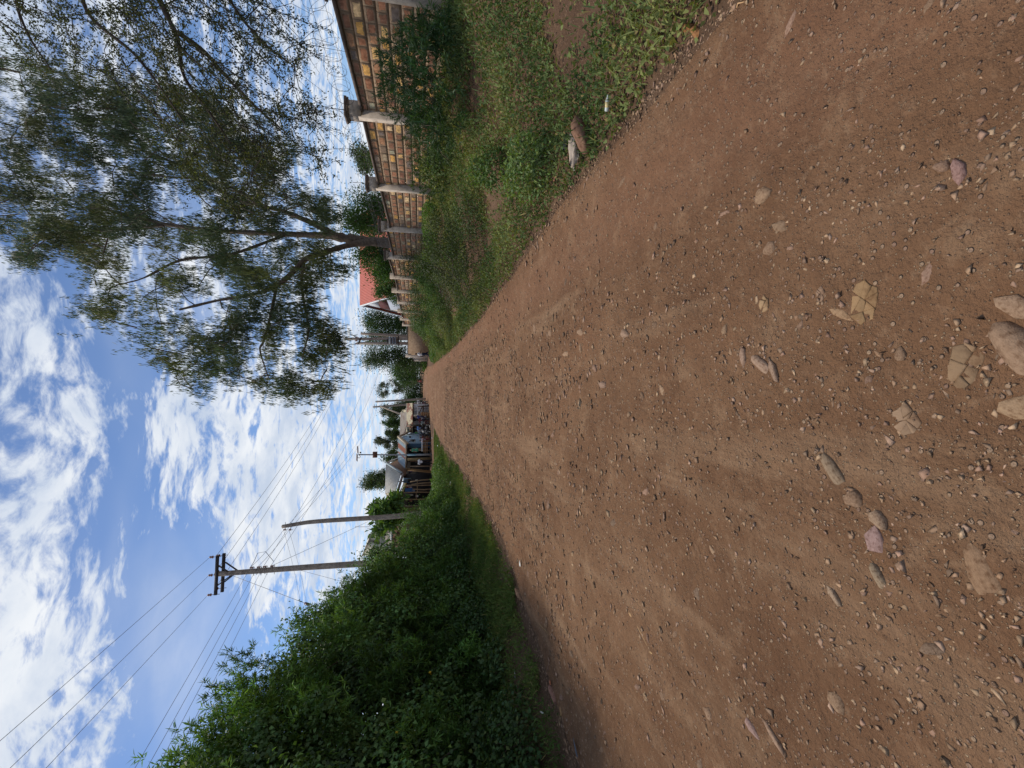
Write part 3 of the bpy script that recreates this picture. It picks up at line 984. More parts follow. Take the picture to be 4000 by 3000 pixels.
    for _ in range(ns):
        b = np.array((x + R.uniform(-.7, .7) * rx, y + R.uniform(-.9, .9) * ry_, z0 + hgt * R.uniform(.86, .97)))
        e_ = b + np.array((R.normal(0, .12), R.normal(0, .12), R.uniform(.20, .62)))
        mb.tube([b, (b + e_) / 2 + R.normal(0, .02, 3), e_], (.006, .003), 4, (.07, .08, .035))
        mm = 5 if kd == 'narrow' else 0
        pp = b + (e_ - b) * R.random((8, 1)) 
        if kd == 'narrow':
            rosettes(mb, pp[:mm], np.repeat((e_ - b)[None], mm, 0), .11, .015, (.065, .13, .03), 10, .2)
        else:
            leaves(mv, pp, R.normal(size=(8, 3)), .05, .035, tint(8, (.06, .12, .03), .2))
    if mv.v: mv.build('vine_leaves', M_leaf, t)
    mb.build('foliage', M_leaf, t)
    P_ = np.vstack(allp)
    tg = [P_[j] * .85 + np.array((x, y, P_[j][2])) * .15 for j in R.choice(len(P_), 60, replace=False)]
    grow(st, [np.array((x, y, z0)), np.array((x + .05, y, z0 + .5)), np.array((x, y, z0 + hgt * .5))], tg, .005, .010, .12, col=(.8, .8, .7), sides=4)
    st.build('stems', M_bark, t)
    vis = P_[(P_[:, 0] > x + rx * .75) & (P_[:, 2] > z0 + .6)]
    for j in R.choice(len(vis), 1, replace=False):
        p = vis[j] + np.array((.05, -.03, 0)); a = unit(np.array((.7, -.5, .3)) + R.normal(0, .3, 3))
        MB().tube([p, p + a * .02, p + a * .042, p + a * .050], (.004, .008, .018, .021), 7, (.80, .52, .03)).build('flower', M_paint, t)

G1 = (.105, .190, .042)
for (x, y, rad, n, col, L, Wd, kd, lab) in [
    (-5.2, 18.6, (1.0, 1.2, 1.05), 6500, G1, .075, .05, 'broad', 'bright leafy bush left of the road just past the end of the hedge'),
    (-6.4, 20.5, (1.2, 1.4, 1.15), 6000, (.115, .200, .05), .08, .055, 'broad', 'yellow green bush behind the bright one under the leaning pole'),
    (-4.9, 21.8, (.9, 1.3, .75), 4000, G1, .07, .045, 'broad', 'knee high leafy clump at the left road edge'),
    (-6.6, 24.5, (1.5, 1.7, .95), 5500, (.105, .19, .045), .09, .06, 'broad', 'wide bush growing in front of the clothes stall'),
    (-5.4, 28.0, (1.1, 1.8, .60), 3500, G1, .09, .055, 'broad', 'low spreading clump between the stalls and the road'),
    (-8.6, 17.5, (1.4, 1.7, .8), 6500, (.06, .12, .028), .085, .05, 'broad', 'tall bush behind the hedge end before the green window'),
    (-4.55, 7.4, (.30, .5, .30), 500, (.085, .15, .05), .10, .05, 'broad', 'small broad leaved plant at the foot of the hedge'),
    (-4.55, 5.6, (.45, .8, .55), 2300, (.060, .115, .034), .06, .045, 'broad', 'vine clump at the foot of the tall vine covered shrub'),
    (-4.60, 8.7, (.42, .8, .60), 2300, (.058, .115, .034), .055, .045, 'broad', 'vine clump creeping out under the yellow flowering shrub'),
    (-4.45, 12.0, (.45, .7, .50), 1800, (.065, .125, .034), .055, .04, 'broad', 'low creeping clump between the two larger hedge foot bushes'),
    (-4.45, 15.8, (.5, 1.0, .55), 2300, (.075, .145, .034), .06, .045, 'broad', 'bright low clump at the foot of the far end of the hedge'),
    (-4.75, 10.6, (.55, .9, .9), 2600, (.062, .125, .035), .06, .045, 'broad', 'vine clump spilling from the hedge foot on to the grass'),
    (-4.75, 13.4, (.6, 1.0, .95), 2600, (.055, .125, .03), .055, .045, 'broad', 'small leaved bush at the hedge foot beyond the vine clump'),
]:
    shrub(lab, (x, y, float(H(x, y))), rad, n, col, L, Wd, kd, seed=int(abs(x * 31 + y * 7)) % 90, extra=((.16, .20, .06), .04))

DK = (.035, .075, .026)
for (x, y, rad, n, col, L, Wd, kd, lab) in [
    (5.25, 7.9, (1.05, 1.05, 1.15), 8800, (.042, .090, .034), .13, .017, 'narrow', 'big dark oleander like bush against the nearest part of the wall'),
    (5.45, 9.9, (.75, .8, .95), 3600, (.050, .085, .034), .09, .014, 'narrow', 'wispy olive bush beside the first pale pillar'),
    (5.55, 12.3, (.75, .8, .80), 3300, (.055, .100, .036), .075, .018, 'narrow', 'fine leaved bush between the first and second pillars'),
    (5.85, 17.0, (.65, 1.9, .45), 5200, (.080, .175, .030), .06, .035, 'broad', 'bright green creeper heaped at the wall between the second and third pillars'),
    (2.85, 10.6, (1.0, 1.35, 1.2), 12000, (.040, .058, .020), .045, .018, 'broad', 'dark thorny tangled bush at the right edge of the road'),
    (3.55, 9.2, (.7, .6, .45), 2500, (.06, .11, .03), .04, .02, 'broad', 'low olive bush in front of the thorny one'),
    (5.6, 22.5, (.65, .8, 1.35), 3600, (.040, .085, .030), .06, .035, 'broad', 'dark round bush at the foot of the fourth pillar'),
    (4.9, 20.3, (.8, .9, .85), 3600, (.085, .165, .032), .08, .04, 'broad', 'bright leafy plant in front of the dark round bush'),
    (5.3, 26.5, (.75, 1.0, 1.25), 3600, (.05, .10, .03), .07, .035, 'broad', 'green bush by the wall between the fifth and sixth pillars'),
    (4.6, 31.0, (1.1, 1.6, 1.55), 5200, (.055, .115, .03), .08, .045, 'broad', 'tall bush hiding the foot of the wall halfway along'),
    (4.4, 35.5, (1.0, 1.5, 1.15), 3800, (.075, .14, .035), .09, .05, 'broad', 'light green bush near the far end of the wall'),
    (2.9, 36.0, (.7, 2.0, .42), 3200, (.075, .15, .03), .09, .05, 'broad', 'leafy clump at the far tip of the right verge'),
    (2.5, 41.0, (.6, 2.2, .32), 2600, (.075, .15, .03), .10, .06, 'broad', 'last green clump of the right verge before the junction'),
]:
    shrub(lab, (x, y, float(H(x, y))), rad, n, col, L, Wd, kd, seed=int(abs(x * 31 + y * 7)) % 90, cat='bush', extra=((.15, .18, .05), .04),
          amp=.55 if kd == 'broad' else .42)

rg_ = np.random.default_rng(5)
first_ = None
for i in range(34):
    y = 4.2 + 32 * rg_.random() ** 1.3
    x = float(xr(y)) + .35 + (wallx(y) - float(xr(y)) - .8) * rg_.random()
    if (x - 3.05) ** 2 + (y - 10.7) ** 2 < 2 or (y < 10.5 and x > 3.8): continue
    h_ = rg_.uniform(.32, .80)
    shrub('leafy weed tuft standing above the creeping weeds of the right bank', (x, y, float(H(x, y))), (h_ * rg_.uniform(.6, 1.0), h_ * rg_.uniform(.7, 1.2), h_), int(700 + 1300 * h_), ((.12, .19, .055), (.09, .16, .04), (.16, .20, .07))[i % 3],
          .05 + .001 * y, .026, 'broad', seed=i + 3, name='weed_tuft', cat='weed', group='leafy weed tufts on the right bank', twigs=12, amp=.6, zc=.12, var=.3)

# ------------------------------------------------------------------ the big tree behind the wall
bt = thing('tree', 'tall feathery tree leaning over the wall, its split grey trunk behind the third pillar', 'tree', at(1600, 950, 24))
wd = MB()
BW = (1.0, .95, .88)
def limb(pts, r0, r1, n=8, col=BW):
    P_ = np.array([at(*q) for q in pts])
    k_ = len(P_); uu = np.linspace(0, k_ - 1, (k_ - 1) * 5 + 1)
    Q = np.stack([np.interp(uu, range(k_), P_[:, i]) for i in range(3)], -1)
    for _ in range(3): Q[1:-1] = (Q[:-2] + Q[1:-1] * 2 + Q[2:]) / 4
    rr = np.linspace(r0, r1, len(Q)) * (1 + .10 * R.normal(size=len(Q)))
    wd.tube(Q, rr, n, col, cap=False)
    return list(Q[2:])
seeds = []
trunk = [(1700, 960, 24), (1500, 948, 24), (1400, 938, 24), (1330, 930, 24)]
seeds += limb(trunk, .25, .21, 10)
seeds += limb([(1400, 938, 24), (1320, 925, 24), (1240, 918, 24.3), (1120, 915, 24.6), (900, 905, 25), (640, 880, 25), (350, 800, 25)], .24, .06, 8)
seeds += limb([(1470, 945, 23.9), (1380, 952, 23.7), (1300, 975, 23.3), (1190, 1010, 23), (1150, 1060, 22.6), (1080, 1120, 22.2), (1000, 1150, 22), (860, 1170, 21.6), (700, 1210, 21)], .19, .05, 8)
seeds += limb([(1330, 930, 24), (1240, 880, 24.4), (1100, 820, 25), (930, 790, 25.5), (700, 640, 26), (480, 560, 26.5), (250, 480, 27)], .16, .04, 8)
seeds += limb([(1190, 1010, 23), (1175, 1100, 22.6), (1190, 1200, 22), (1210, 1290, 21.6), (1180, 1400, 21.2)], .09, .03, 6)
seeds += limb([(1080, 1120, 22.2), (1060, 1220, 21.6), (1030, 1340, 21), (1010, 1360, 21), (1050, 1480, 20.6)], .08, .025, 6)
seeds += limb([(1120, 915, 24.6), (900, 1000, 24), (700, 1010, 23.6), (560, 1090, 23), (470, 1110, 23)], .10, .03, 6)
seeds += limb([(640, 880, 25), (430, 900, 25), (250, 900, 25), (80, 940, 25)], .09, .03, 6)
seeds += limb([(1040, 820, 25), (860, 700, 24), (600, 690, 24), (420, 640, 24)], .08, .03, 6)
poly = [(-260, 200), (-260, 820), (0, 1000), (30, 1090), (90, 1110), (140, 1020), (250, 1010), (210, 1190), (300, 1260), (430, 1230), (520, 1340), (560, 1440), (680, 1500), (800, 1540),
        (900, 1500), (1000, 1530), (1020, 1490), (1130, 1590), (1260, 1560), (1300, 1490), (1345, 1470), (1360, 1330), (1385, 1260), (1350, 1130), (1340, 1040), (1300, 960), (1290, 830),
        (1200, 660), (1130, 560), (1000, 460), (800, 380), (500, 300), (250, 240)]
holes = [(520, 1030, 75, 90), (270, 1100, 70, 60), (830, 1230, 45, 45), (1090, 1350, 40, 60), (1250, 1160, 55, 55), (1150, 700, 50, 60), (20, 400, 60, 120), (700, 820, 35, 60), (1010, 960, 30, 40), (620, 1360, 20, 40),
         (380, 700, 30, 60), (950, 1400, 30, 30), (1200, 1440, 25, 30), (180, 620, 30, 50), (1010, 1230, 30, 40), (1180, 880, 30, 60)]
cl = []
while len(cl) < 430:
    X, Y = R.uniform(-260, 1390), R.uniform(180, 1600)
    if not inpoly((X, Y), poly): continue
    if any(((X - a) / c) ** 2 + ((Y - b) / d) ** 2 < 1 for a, b, c, d in [(h_[0], h_[1], h_[2] * 1.25, h_[3] * 1.25) for h_ in holes]): continue
    edge_ = (X > 1000) * 1.0
    cl.append((X, Y, R.uniform(19.5, 27.5) if Y < 1150 else R.uniform(19.5, 23.5)))
tg = [at(*q) for q in cl]
grow(wd, seeds, tg, .010, .016, .10, sides=5, col=BW, bend=.3)
wd.build('trunk', M_bark, bt)
lf = MB()
for i, c in enumerate(tg):
    n = int(R.uniform(340, 560))
    rr = R.uniform(.50, .95)
    o = R.normal(size=(n, 3)) * np.array((.50, .50, .55)) * rr
    # thin strands that hang down and are pushed a little towards the road
    strands = R.integers(0, 46, n)
    sc_ = R.normal(size=(46, 3)) * np.array((.52, .52, .42)) * rr
    p = c + sc_[strands] + np.stack((R.normal(0, .05, n), R.normal(0, .05, n), -R.random(n) * .42), -1)
    d = np.stack((R.normal(-.12, .22, n), R.normal(-.05, .22, n), -np.ones(n)), -1)
    b = np.array((.062, .092, .042)) if R.random() > .35 else np.array((.105, .125, .040))
    leaves(lf, p, d, R.uniform(.15, .30, n), R.uniform(.022, .040, n), tint(n, b * R.uniform(.7, 1.35), .26, .14), None, .15)
lf.build('crown', M_leaf, bt)

# ------------------------------------------------------------------ the thorny tree hanging in from the right
nt = thing('thorn_tree', 'dark twiggy tree with small oval leaves reaching in over the wall at the top right', 'tree', (10.6, 8.6, .9))
wd = MB()
seeds = [np.array((10.6, 8.6, .9)), np.array((10.5, 8.6, 2.2)), np.array((10.2, 8.7, 3.6)), np.array((9.6, 8.8, 4.6))]
wd.tube(seeds, (.20, .12), 9, BW)
for pts, r0 in (([(500, -420, 9.6), (560, -150, 9.2), (640, 40, 9), (700, 150, 8.8), (710, 300, 8.7), (820, 440, 8.6), (900, 560, 8.5)], .07),
                ([(700, 130, 8.8), (800, 200, 8.8), (900, 320, 8.7), (1000, 420, 8.7), (1120, 520, 8.6)], .05),
                ([(500, -420, 9.6), (300, -150, 9), (330, 60, 8.6), (520, 200, 8.4), (620, 330, 8.3), (720, 480, 8.2)], .05),
                ([(700, -420, 9.4), (820, -150, 9.2), (930, 60, 9), (1040, 180, 9), (1150, 260, 9)], .045),
                ([(300, -420, 9.4), (60, -150, 9), (60, 20, 8.7), (120, 160, 8.5), (200, 270, 8.4)], .04)):
    seeds += limb(pts, r0, .012, 7, (.42, .38, .36))
poly2 = [(-250, -380), (-250, 150), (0, 220), (190, 270), (380, 310), (620, 520), (640, 700), (860, 840), (1060, 740), (1060, 590), (1180, 620), (1290, 640), (1250, 470), (1190, 300), (1180, 140), (1100, -60), (900, -380)]
cl = []
while len(cl) < 210:
    X, Y = R.uniform(-250, 1300), R.uniform(-380, 850)
    if inpoly((X, Y), poly2) and not (Y < 260 and X < 200 and R.random() < .6): cl.append((X, Y, R.uniform(7.6, 9.8)))
tg = [at(*q) for q in cl]
grow(wd, seeds, tg, .004, .010, .10, .12, (.42, .38, .36), 4, .15)
# bare thorny twigs beyond the leaves
tw = []
for _ in range(260):
    q = cl[R.integers(len(cl))]
    if q[0] < 800: continue
    a = at(*q); e_ = at(q[0] + R.uniform(60, 190), q[1] + R.uniform(-60, 140), q[2])
    m_ = (a + e_) / 2 + R.normal(0, .05, 3)
    wd.tube([a, m_, e_], (.005, .0025), 4, (.45, .40, .38), cap=False)
    for s_ in range(6):
        b = a + (e_ - a) * R.random(); wd.tube([b, b + R.normal(0, .07, 3)], .002, 3, (.45, .40, .38), cap=False)
wd.build('trunk', M_bark, nt)
lf = MB()
# long leafy whips that all lean the same way
for _ in range(95):
    X, Y = R.uniform(-150, 1000), R.uniform(-350, 500)
    Lw = R.uniform(220, 520); a_ = math.radians(R.normal(38, 14)); d0 = R.uniform(7.4, 9.6)
    X1, Y1 = X + Lw * math.cos(a_), Y + Lw * math.sin(a_)
    if not inpoly(((X + X1) / 2, (Y + Y1) / 2), poly2): continue
    P_ = [at(X, Y, d0), at((X + X1) / 2 - 18, (Y + Y1) / 2 + R.normal(0, 14), d0 - .1), at(X1, Y1, d0 + R.normal(0, .3))]
    uu = np.linspace(0, 2, 13); Q = np.stack([np.interp(uu, range(3), [p[i_] for p in P_]) for i_ in range(3)], -1)
    for _k in range(2): Q[1:-1] = (Q[:-2] + 2 * Q[1:-1] + Q[2:]) / 4
    tw.append(Q); 
    n = int(Lw * .42); j = R.integers(0, 12, n); p = Q[j] + (Q[j + 1] - Q[j]) * R.random((n, 1)) + R.normal(0, .035, (n, 3))
    leaves(lf, p, unit((Q[-1] - Q[0]) / 2 + R.normal(0, .8, (n, 3))), R.uniform(.036, .062, n), R.uniform(.018, .030, n), tint(n, (.055, .070, .030), .28, .12))
for c in tg:
    n = int(R.uniform(60, 190))
    # leaves sit along short twigs
    k_ = 9
    td = unit(R.normal(size=(k_, 3)) + np.array((-.5, 0, -.5))); j = R.integers(0, k_, n)
    p = c + td[j] * (R.random((n, 1)) * .42) + R.normal(0, .025, (n, 3))
    leaves(lf, p, unit(td[j] + R.normal(0, .7, (n, 3))), R.uniform(.036, .064, n), R.uniform(.020, .032, n), tint(n, (.055, .066, .029), .28, .12, ((.16, .19, .07), .06)))
lf.build('crown', M_leaf, nt)
wd = MB()
for Q in tw: wd.tube(Q, (.011, .003), 5, (.40, .36, .34), cap=False)
wd.build('twigs', M_bark, nt)


# ------------------------------------------------------------------ trees farther off
def ftree(label, ell, trunkbase, col, nleaf, L, Wd, d, nc=40, name='tree', hang=False, group=None, dd=2.0, cr=.22, rt=.12, sparse=1.0):
    """ell: list of (X, Y, rX, rY) blobs of the crown in the photo, at distance d"""
    b = at(trunkbase[0], trunkbase[1], d); b[2] = float(H(b[0], b[1]))
    t = thing(name, label, 'tree', b, group)
    cl = []
    area = np.array([e[2] * e[3] for e in ell], float); area /= area.sum()
    for _ in range(nc):
        e_ = ell[R.choice(len(ell), p=area)]
        a = R.uniform(0, 6.3); q = math.sqrt(R.random()) * (1 - cr * .6)
        cl.append((e_[0] + e_[2] * q * math.cos(a), e_[1] + e_[3] * q * math.sin(a), d + R.uniform(-dd, dd)))
    tg = [at(*q) for q in cl]
    top = max(tg, key=lambda q: q[2])
    wd = MB()
    sp = [b, b * .65 + top * .35 + R.normal(0, .12, 3), b * .4 + top * .6 + R.normal(0, .15, 3)]
    wd.tube(sp, (rt, rt * .4), 7, (.85, .8, .72))
    sp = [sp[0] * (1 - q) + sp[1] * q for q in (.3, .6, .9)] + [sp[1] * (1 - q) + sp[2] * q for q in (.3, .6, 1)]
    grow(wd, sp, tg, .015, .014, .10, col=(.8, .75, .68), sides=4)
    wd.build('trunk', M_bark, t)
    lf = MB()
    px_ = np.mean([min(e[2], e[3]) for e in ell])
    for c in tg:
        n = nleaf // nc; rr = px_ * d / F * cr * R.uniform(.9, 1.6)
        p = c + R.normal(size=(n, 3)) * rr * .75
        dr = R.normal(size=(n, 3)) + (np.array((0, 0, -2.0)) if hang else np.array((0, 0, .2)))
        leaves(lf, p, dr, L * R.uniform(.6, 1.3, n), Wd * R.uniform(.7, 1.2, n), tint(n, np.array(col) * R.uniform(.7, 1.3), .22, .12))
    lf.build('crown', M_leaf, t)
    return t


ftree('bright green tree behind the wall to the right of the big trunk', [(1420, 820, 80, 90), (1480, 800, 60, 80), (1450, 900, 70, 60), (1395, 870, 60, 40)], (1640, 850), (.060, .125, .030), 11000, .13, .07, 27, 60, cr=.42)
ftree('green tree showing between the big trunk and the red roof', [(1450, 1000, 70, 60), (1510, 1000, 40, 70), (1500, 1060, 35, 60)], (1640, 1010), (.045, .105, .026), 8000, .14, .07, 29, 45, cr=.45)
ftree('small tree just over the wall between the first two pillars', [(1405, 600, 36, 60), (1440, 640, 30, 50)], (1640, 620), (.06, .10, .035), 2600, .10, .045, 18, 26, cr=.42, rt=.06)
ftree('vine like tree in front of the red roofed house', [(1520, 1110, 45, 70), (1490, 1140, 20, 30), (1548, 1170, 14, 26)], (1640, 1120), (.055, .115, .028), 6000, .13, .07, 34, 40, cr=.42, rt=.07)
ftree('dark broad tree behind the red roofed house', [(1500, 1270, 85, 55), (1560, 1290, 60, 60), (1460, 1240, 45, 35), (1480, 1320, 60, 30)], (1660, 1270), (.042, .085, .028), 12000, .22, .12, 62, 80, cr=.38)
ftree('tall dark tree just right of the transformer poles', [(1470, 1395, 60, 38), (1550, 1400, 70, 48), (1600, 1420, 50, 40)], (1660, 1400), (.045, .085, .026), 11000, .22, .12, 66, 70, cr=.38)
ftree('green tree at the road bend left of the transformer poles', [(1590, 1470, 50, 40), (1620, 1440, 30, 40), (1560, 1445, 30, 30)], (1662, 1460), (.05, .105, .03), 8000, .30, .18, 96, 60, cr=.4)
ftree('dark rounded bushy tree behind the far couple', [(1610, 1510, 45, 38), (1620, 1550, 38, 30), (1600, 1560, 30, 22)], (1662, 1520), (.038, .085, .028), 8000, .30, .18, 112, 60, cr=.4)
ftree('sparse airy gum tree standing above the far bushes', [(1490, 1520, 24, 26), (1520, 1500, 34, 22), (1555, 1520, 30, 24), (1500, 1540, 20, 14)], (1655, 1492), (.075, .095, .055), 3400, .30, .13, 108, 44, cr=.26, hang=True, rt=.14)
ftree('small gum tree behind the first far pole', [(1555, 1590, 24, 24), (1585, 1585, 22, 20)], (1655, 1590), (.07, .09, .05), 2600, .28, .12, 92, 26, cr=.34, hang=True)
ftree('drooping gum tree over the brown roofed shop', [(1500, 1605, 26, 22), (1535, 1615, 30, 22), (1560, 1600, 20, 20)], (1655, 1605), (.055, .080, .042), 4200, .28, .12, 84, 34, cr=.34, hang=True)
ftree('conical green tree behind the ridge of the brown roof', [(1545, 1655, 38, 22), (1515, 1650, 22, 12)], (1660, 1655), (.045, .095, .030), 4200, .26, .13, 80, 32, cr=.4)
ftree('pale feathery tree left of the conical one', [(1540, 1700, 34, 20), (1515, 1690, 20, 12)], (1660, 1698), (.065, .100, .045), 3600, .26, .12, 82, 28, cr=.36, hang=True)
ftree('tall thin gum tree rising over the rusty striped roof', [(1480, 1725, 22, 16), (1510, 1735, 26, 16), (1545, 1745, 26, 22)], (1660, 1735), (.065, .085, .048), 3200, .26, .11, 78, 30, cr=.32, hang=True)
ftree('loose green tree beside the solar pole', [(1530, 1775, 34, 24), (1550, 1800, 20, 18), (1510, 1790, 16, 14)], (1660, 1778), (.055, .095, .036), 3600, .24, .12, 74, 30, cr=.36)
ftree('full round topped tree behind the long grey roof', [(1465, 1875, 40, 34), (1435, 1890, 20, 20), (1500, 1870, 34, 40)], (1660, 1870), (.055, .090, .036), 7000, .22, .11, 62, 50, cr=.36)
ftree('large leaved shady tree over the brown shop behind the leaning pole', [(1500, 2010, 44, 66), (1530, 2000, 40, 60), (1482, 2062, 20, 30), (1475, 1990, 20, 26), (1550, 1945, 18, 26)], (1640, 2030), (.085, .165, .042), 3600, .40, .17, 27, 60, cr=.36, rt=.1)
#%%WALL
# ------------------------------------------------------------------ the block wall
PAL = [((.30, .155, .105), 26), ((.24, .135, .10), 18), ((.34, .20, .13), 12), ((.56, .35, .13), 13), ((.58, .41, .20), 6), ((.155, .135, .135), 10), ((.25, .20, .165), 12), ((.36, .31, .24), 8), ((.42, .43, .34), 3), ((.66, .52, .34), 3), ((.20, .11, .085), 8)]
PC = np.array([p[0] for p in PAL]); PW_ = np.array([p[1] for p in PAL], float); PW_ /= PW_.sum()
PD = np.array([.35, .35, .1, .03, .01, .06, .1, 0, 0, 0, .2]); PD /= PD.sum()


def panel(parent, p0, p1, zb, zt0, zt1, row=.232, thick=.20, prob=PW_, smin=.24, smax=.50, gap=.009, name='stone_panel', side=-1):
    """courses of quarry stone between p0 and p1 (xy), face turned to the road"""
    p0, p1 = np.array(p0, float), np.array(p1, float)
    L = np.linalg.norm(p1 - p0); u = (p1 - p0) / L
    nrm = np.array((u[1], -u[0])) * side * 1.0
    if side == -1: nrm = np.array((-u[1], u[0]))
    mb = MB()
    # mortar body behind the blocks
    q = [np.append(p0, zb), np.append(p1, zb), np.append(p1, zt1), np.append(p0, zt0)]
    mb.prism(q, np.append(-nrm * thick, 0), (1, 1, 1))
    ztop = max(zt0, zt1)
    z = ztop - .01
    while z > zb:
        s = R.uniform(-.25, 0)
        while s < L:
            wdt = R.uniform(smin, smax)
            a, b = max(s + gap * .5, 0), min(s + wdt - gap * .5, L)
            s += wdt
            if b - a < .04: continue
            col = PC[R.choice(len(PC), p=prob)] * R.uniform(.8, 1.15) * (np.array((1.56, 1.40, 1.18)) if prob is PW_ else 1.1)
            zh, zl = z - .002, max(z - row + gap, zb)
            za = zt0 + (zt1 - zt0) * a / L; zb_ = zt0 + (zt1 - zt0) * b / L
            nx, nz = 6, 5
            A = np.linspace(a, b, nx); g_ = []
            uvs = []
            for j in range(nz):
                for i_ in range(nx):
                    zt_ = min(zh, (za + (zb_ - za) * i_ / (nx - 1)))
                    zz = zl + (zt_ - zl) * j / (nz - 1)
                    bx = min(i_, nx - 1 - i_); bz = min(j, nz - 1 - j)
                    off = .010 if min(bx, bz) == 0 else .018 + R.uniform(-.006, .014)
                    g_.append(np.append(p0 + u * A[i_] + nrm * off, zz)); uvs.append((i_ / (nx - 1), j / (nz - 1)))
            if zl >= min(za, zb_) - .02: continue
            f = [(j * nx + i_, j * nx + i_ + 1, (j + 1) * nx + i_ + 1, (j + 1) * nx + i_) for j in range(nz - 1) for i_ in range(nx - 1)]
            # rim back to the mortar
            ring = [i_ for i_ in range(nx)] + [j * nx + nx - 1 for j in range(1, nz)] + [(nz - 1) * nx + i_ for i_ in range(nx - 2, -1, -1)] + [j * nx for j in range(nz - 2, 0, -1)]
            k0 = len(g_)
            for r_ in ring: g_.append(g_[r_] - np.append(nrm * .013, 0)); 
            f += [(ring[i_], k0 + i_, k0 + (i_ + 1) % len(ring), ring[(i_ + 1) % len(ring)]) for i_ in range(len(ring))]
            fl = [q_ for q_ in f]
            uu = []
            for q_ in fl:
                for r_ in q_: uu.append(uvs[r_] if r_ < k0 else (0, 0))
            mb.add(g_, fl, col, uu)
        z -= row
    return mb.build(name, M_block, parent)


wall = thing('block_wall', 'long wall of multicoloured quarry stone with pale pillars, stepping up behind the right bank', 'wall', (7.1, 8, .9))
bays = [((1278, -93, 7.9), (1410, 425, 11.46)), ((1410, 435, 11.46), (1475, 705, 15.2)), ((1480, 720, 15.2), (1520, 877, 18.74)),
        ((1506, 890, 18.74), (1534, 988, 22.24)), ((1514, 995, 22.24), (1538, 1070, 25.7)), ((1541, 1074, 25.7), (1551, 1122, 28.8)),
        ((1545, 1126, 28.8), (1556, 1171, 31.9)), ((1558, 1175, 31.9), (1565, 1207, 34.9)), ((1565, 1210, 34.9), (1571, 1238, 37.9)), ((1571, 1240, 37.9), (1576, 1262, 40.6))]
PX = [at(*b[0]) for b in bays] + [at(*bays[-1][1])]
for b_ in PX: b_[0] = wallx(b_[1])
tops = [at(*b[0])[2] for b in bays]; tope = [at(*b[1])[2] for b in bays]
for i, b in enumerate(bays):
    p0, p1 = PX[i], PX[i + 1]
    u = unit(p1 - p0)[:2]; u = u / np.linalg.norm(u)
    a = p0[:2] + u * .10; c = p1[:2] - u * .10
    zb = float(min(H(a[0], a[1]), H(c[0], c[1]))) - .25
    panel(wall, a, c, zb, tops[i] - .07, tope[i] - .07)
    nrm = np.array((-u[1], u[0]))
    cm = MB()
    qa, qc = a + nrm * .075, c + nrm * .075
    cm.prism([np.append(qa, tops[i] - .06), np.append(qc, tope[i] - .06), np.append(qc, tope[i]), np.append(qa, tops[i])], np.append(-nrm * .35, 0))
    cm.build('coping', M_cope, wall)
capz = [1258, 1350, 1430, 1478, 1500, 1523, 1530, 1551, 1553, 1562, 1571]
pd_ = [7.9, 11.46, 15.2, 18.74, 22.24, 25.7, 28.8, 31.9, 34.9, 37.9, 40.6]
PY = [-93, 430, 715, 880, 992, 1072, 1124, 1173, 1208, 1239, 1262]
ang = math.atan2(-.051, 1)
for i in range(11):
    p = PX[i]; zt = at(capz[i], PY[i], pd_[i])[2]
    zw = max(tops[i] if i < 10 else 0, tope[i - 1] if i else 0)
    zb = float(H(p[0], p[1])) - .25
    pl = MB()
    wid = .21
    top_ = zw + .05 if i in (0, 1, 2, 3) else zt
    pl.box((p[0] - .02, p[1], (zb + top_) / 2), (.30, wid, top_ - zb), -ang * -1, jit=.004)
    if i < 5:
        pl.box((p[0], p[1], (zw + zt) / 2 - .03), (.34, .36, zt - zw - .02), ang)
    pil = pl.build('pillar', M_conc, wall)
    if i < 5:
        cp = MB()
        cp.box((p[0], p[1], zt - .03), (.46, .46, .06), ang)
        cp.box((p[0], p[1], zt - .08), (.42, .42, .05), ang)
        cp.build('cap', M_cope, pil)
# coiled razor wire on upright rods
rw = thing('razor_wire', 'coils of razor wire strung on thin rods above the block wall', 'razor wire', (PX[0][0], PX[0][1], tops[0]))
for i in range(0, 4):
    p0, p1 = PX[i], PX[i + 1]
    z0, z1 = tops[i] + .32, tope[i] + .32
    L = np.linalg.norm(p1 - p0); m = int(L / .21); pts = []
    tt = np.linspace(0, m, m * 18)
    ph = R.uniform(0, 6)
    rad = .24
    for t in tt:
        a = t * 2 * math.pi + ph
        s = (t / m) + .035 * math.sin(a * .5 + i)
        b = p0 + (p1 - p0) * min(max(s, 0), 1)
        pts.append((b[0] + rad * math.cos(a), b[1] + .11 * math.sin(a * 1.03), z0 + (z1 - z0) * s + rad * .95 * math.sin(a)))
    mb = MB(); mb.tube(np.array(pts), .0028, 4, cap=False)
    for j in range(0, len(pts), 3):
        q = np.array(pts[j]); e_ = unit(R.normal(size=3)) * .015
        mb.tube([q - e_, q + e_], .0026, 3, cap=False)
    mb.build('coil', M_thorn, rw)
    for zz in (.16, .42):
        MB().tube([np.array((p0[0], p0[1], tops[i] + zz)), np.array((p1[0], p1[1], tope[i] + zz))], .004, 4).build('strand', M_thorn, rw)
for i in range(0, 4):
    p = PX[i]; zt = at(capz[i], PY[i], pd_[i])[2]
    MB().tube([(p[0], p[1], zt - .05), (p[0], p[1], zt + .42)], .009, 5).build('rod', M_thorn, rw)

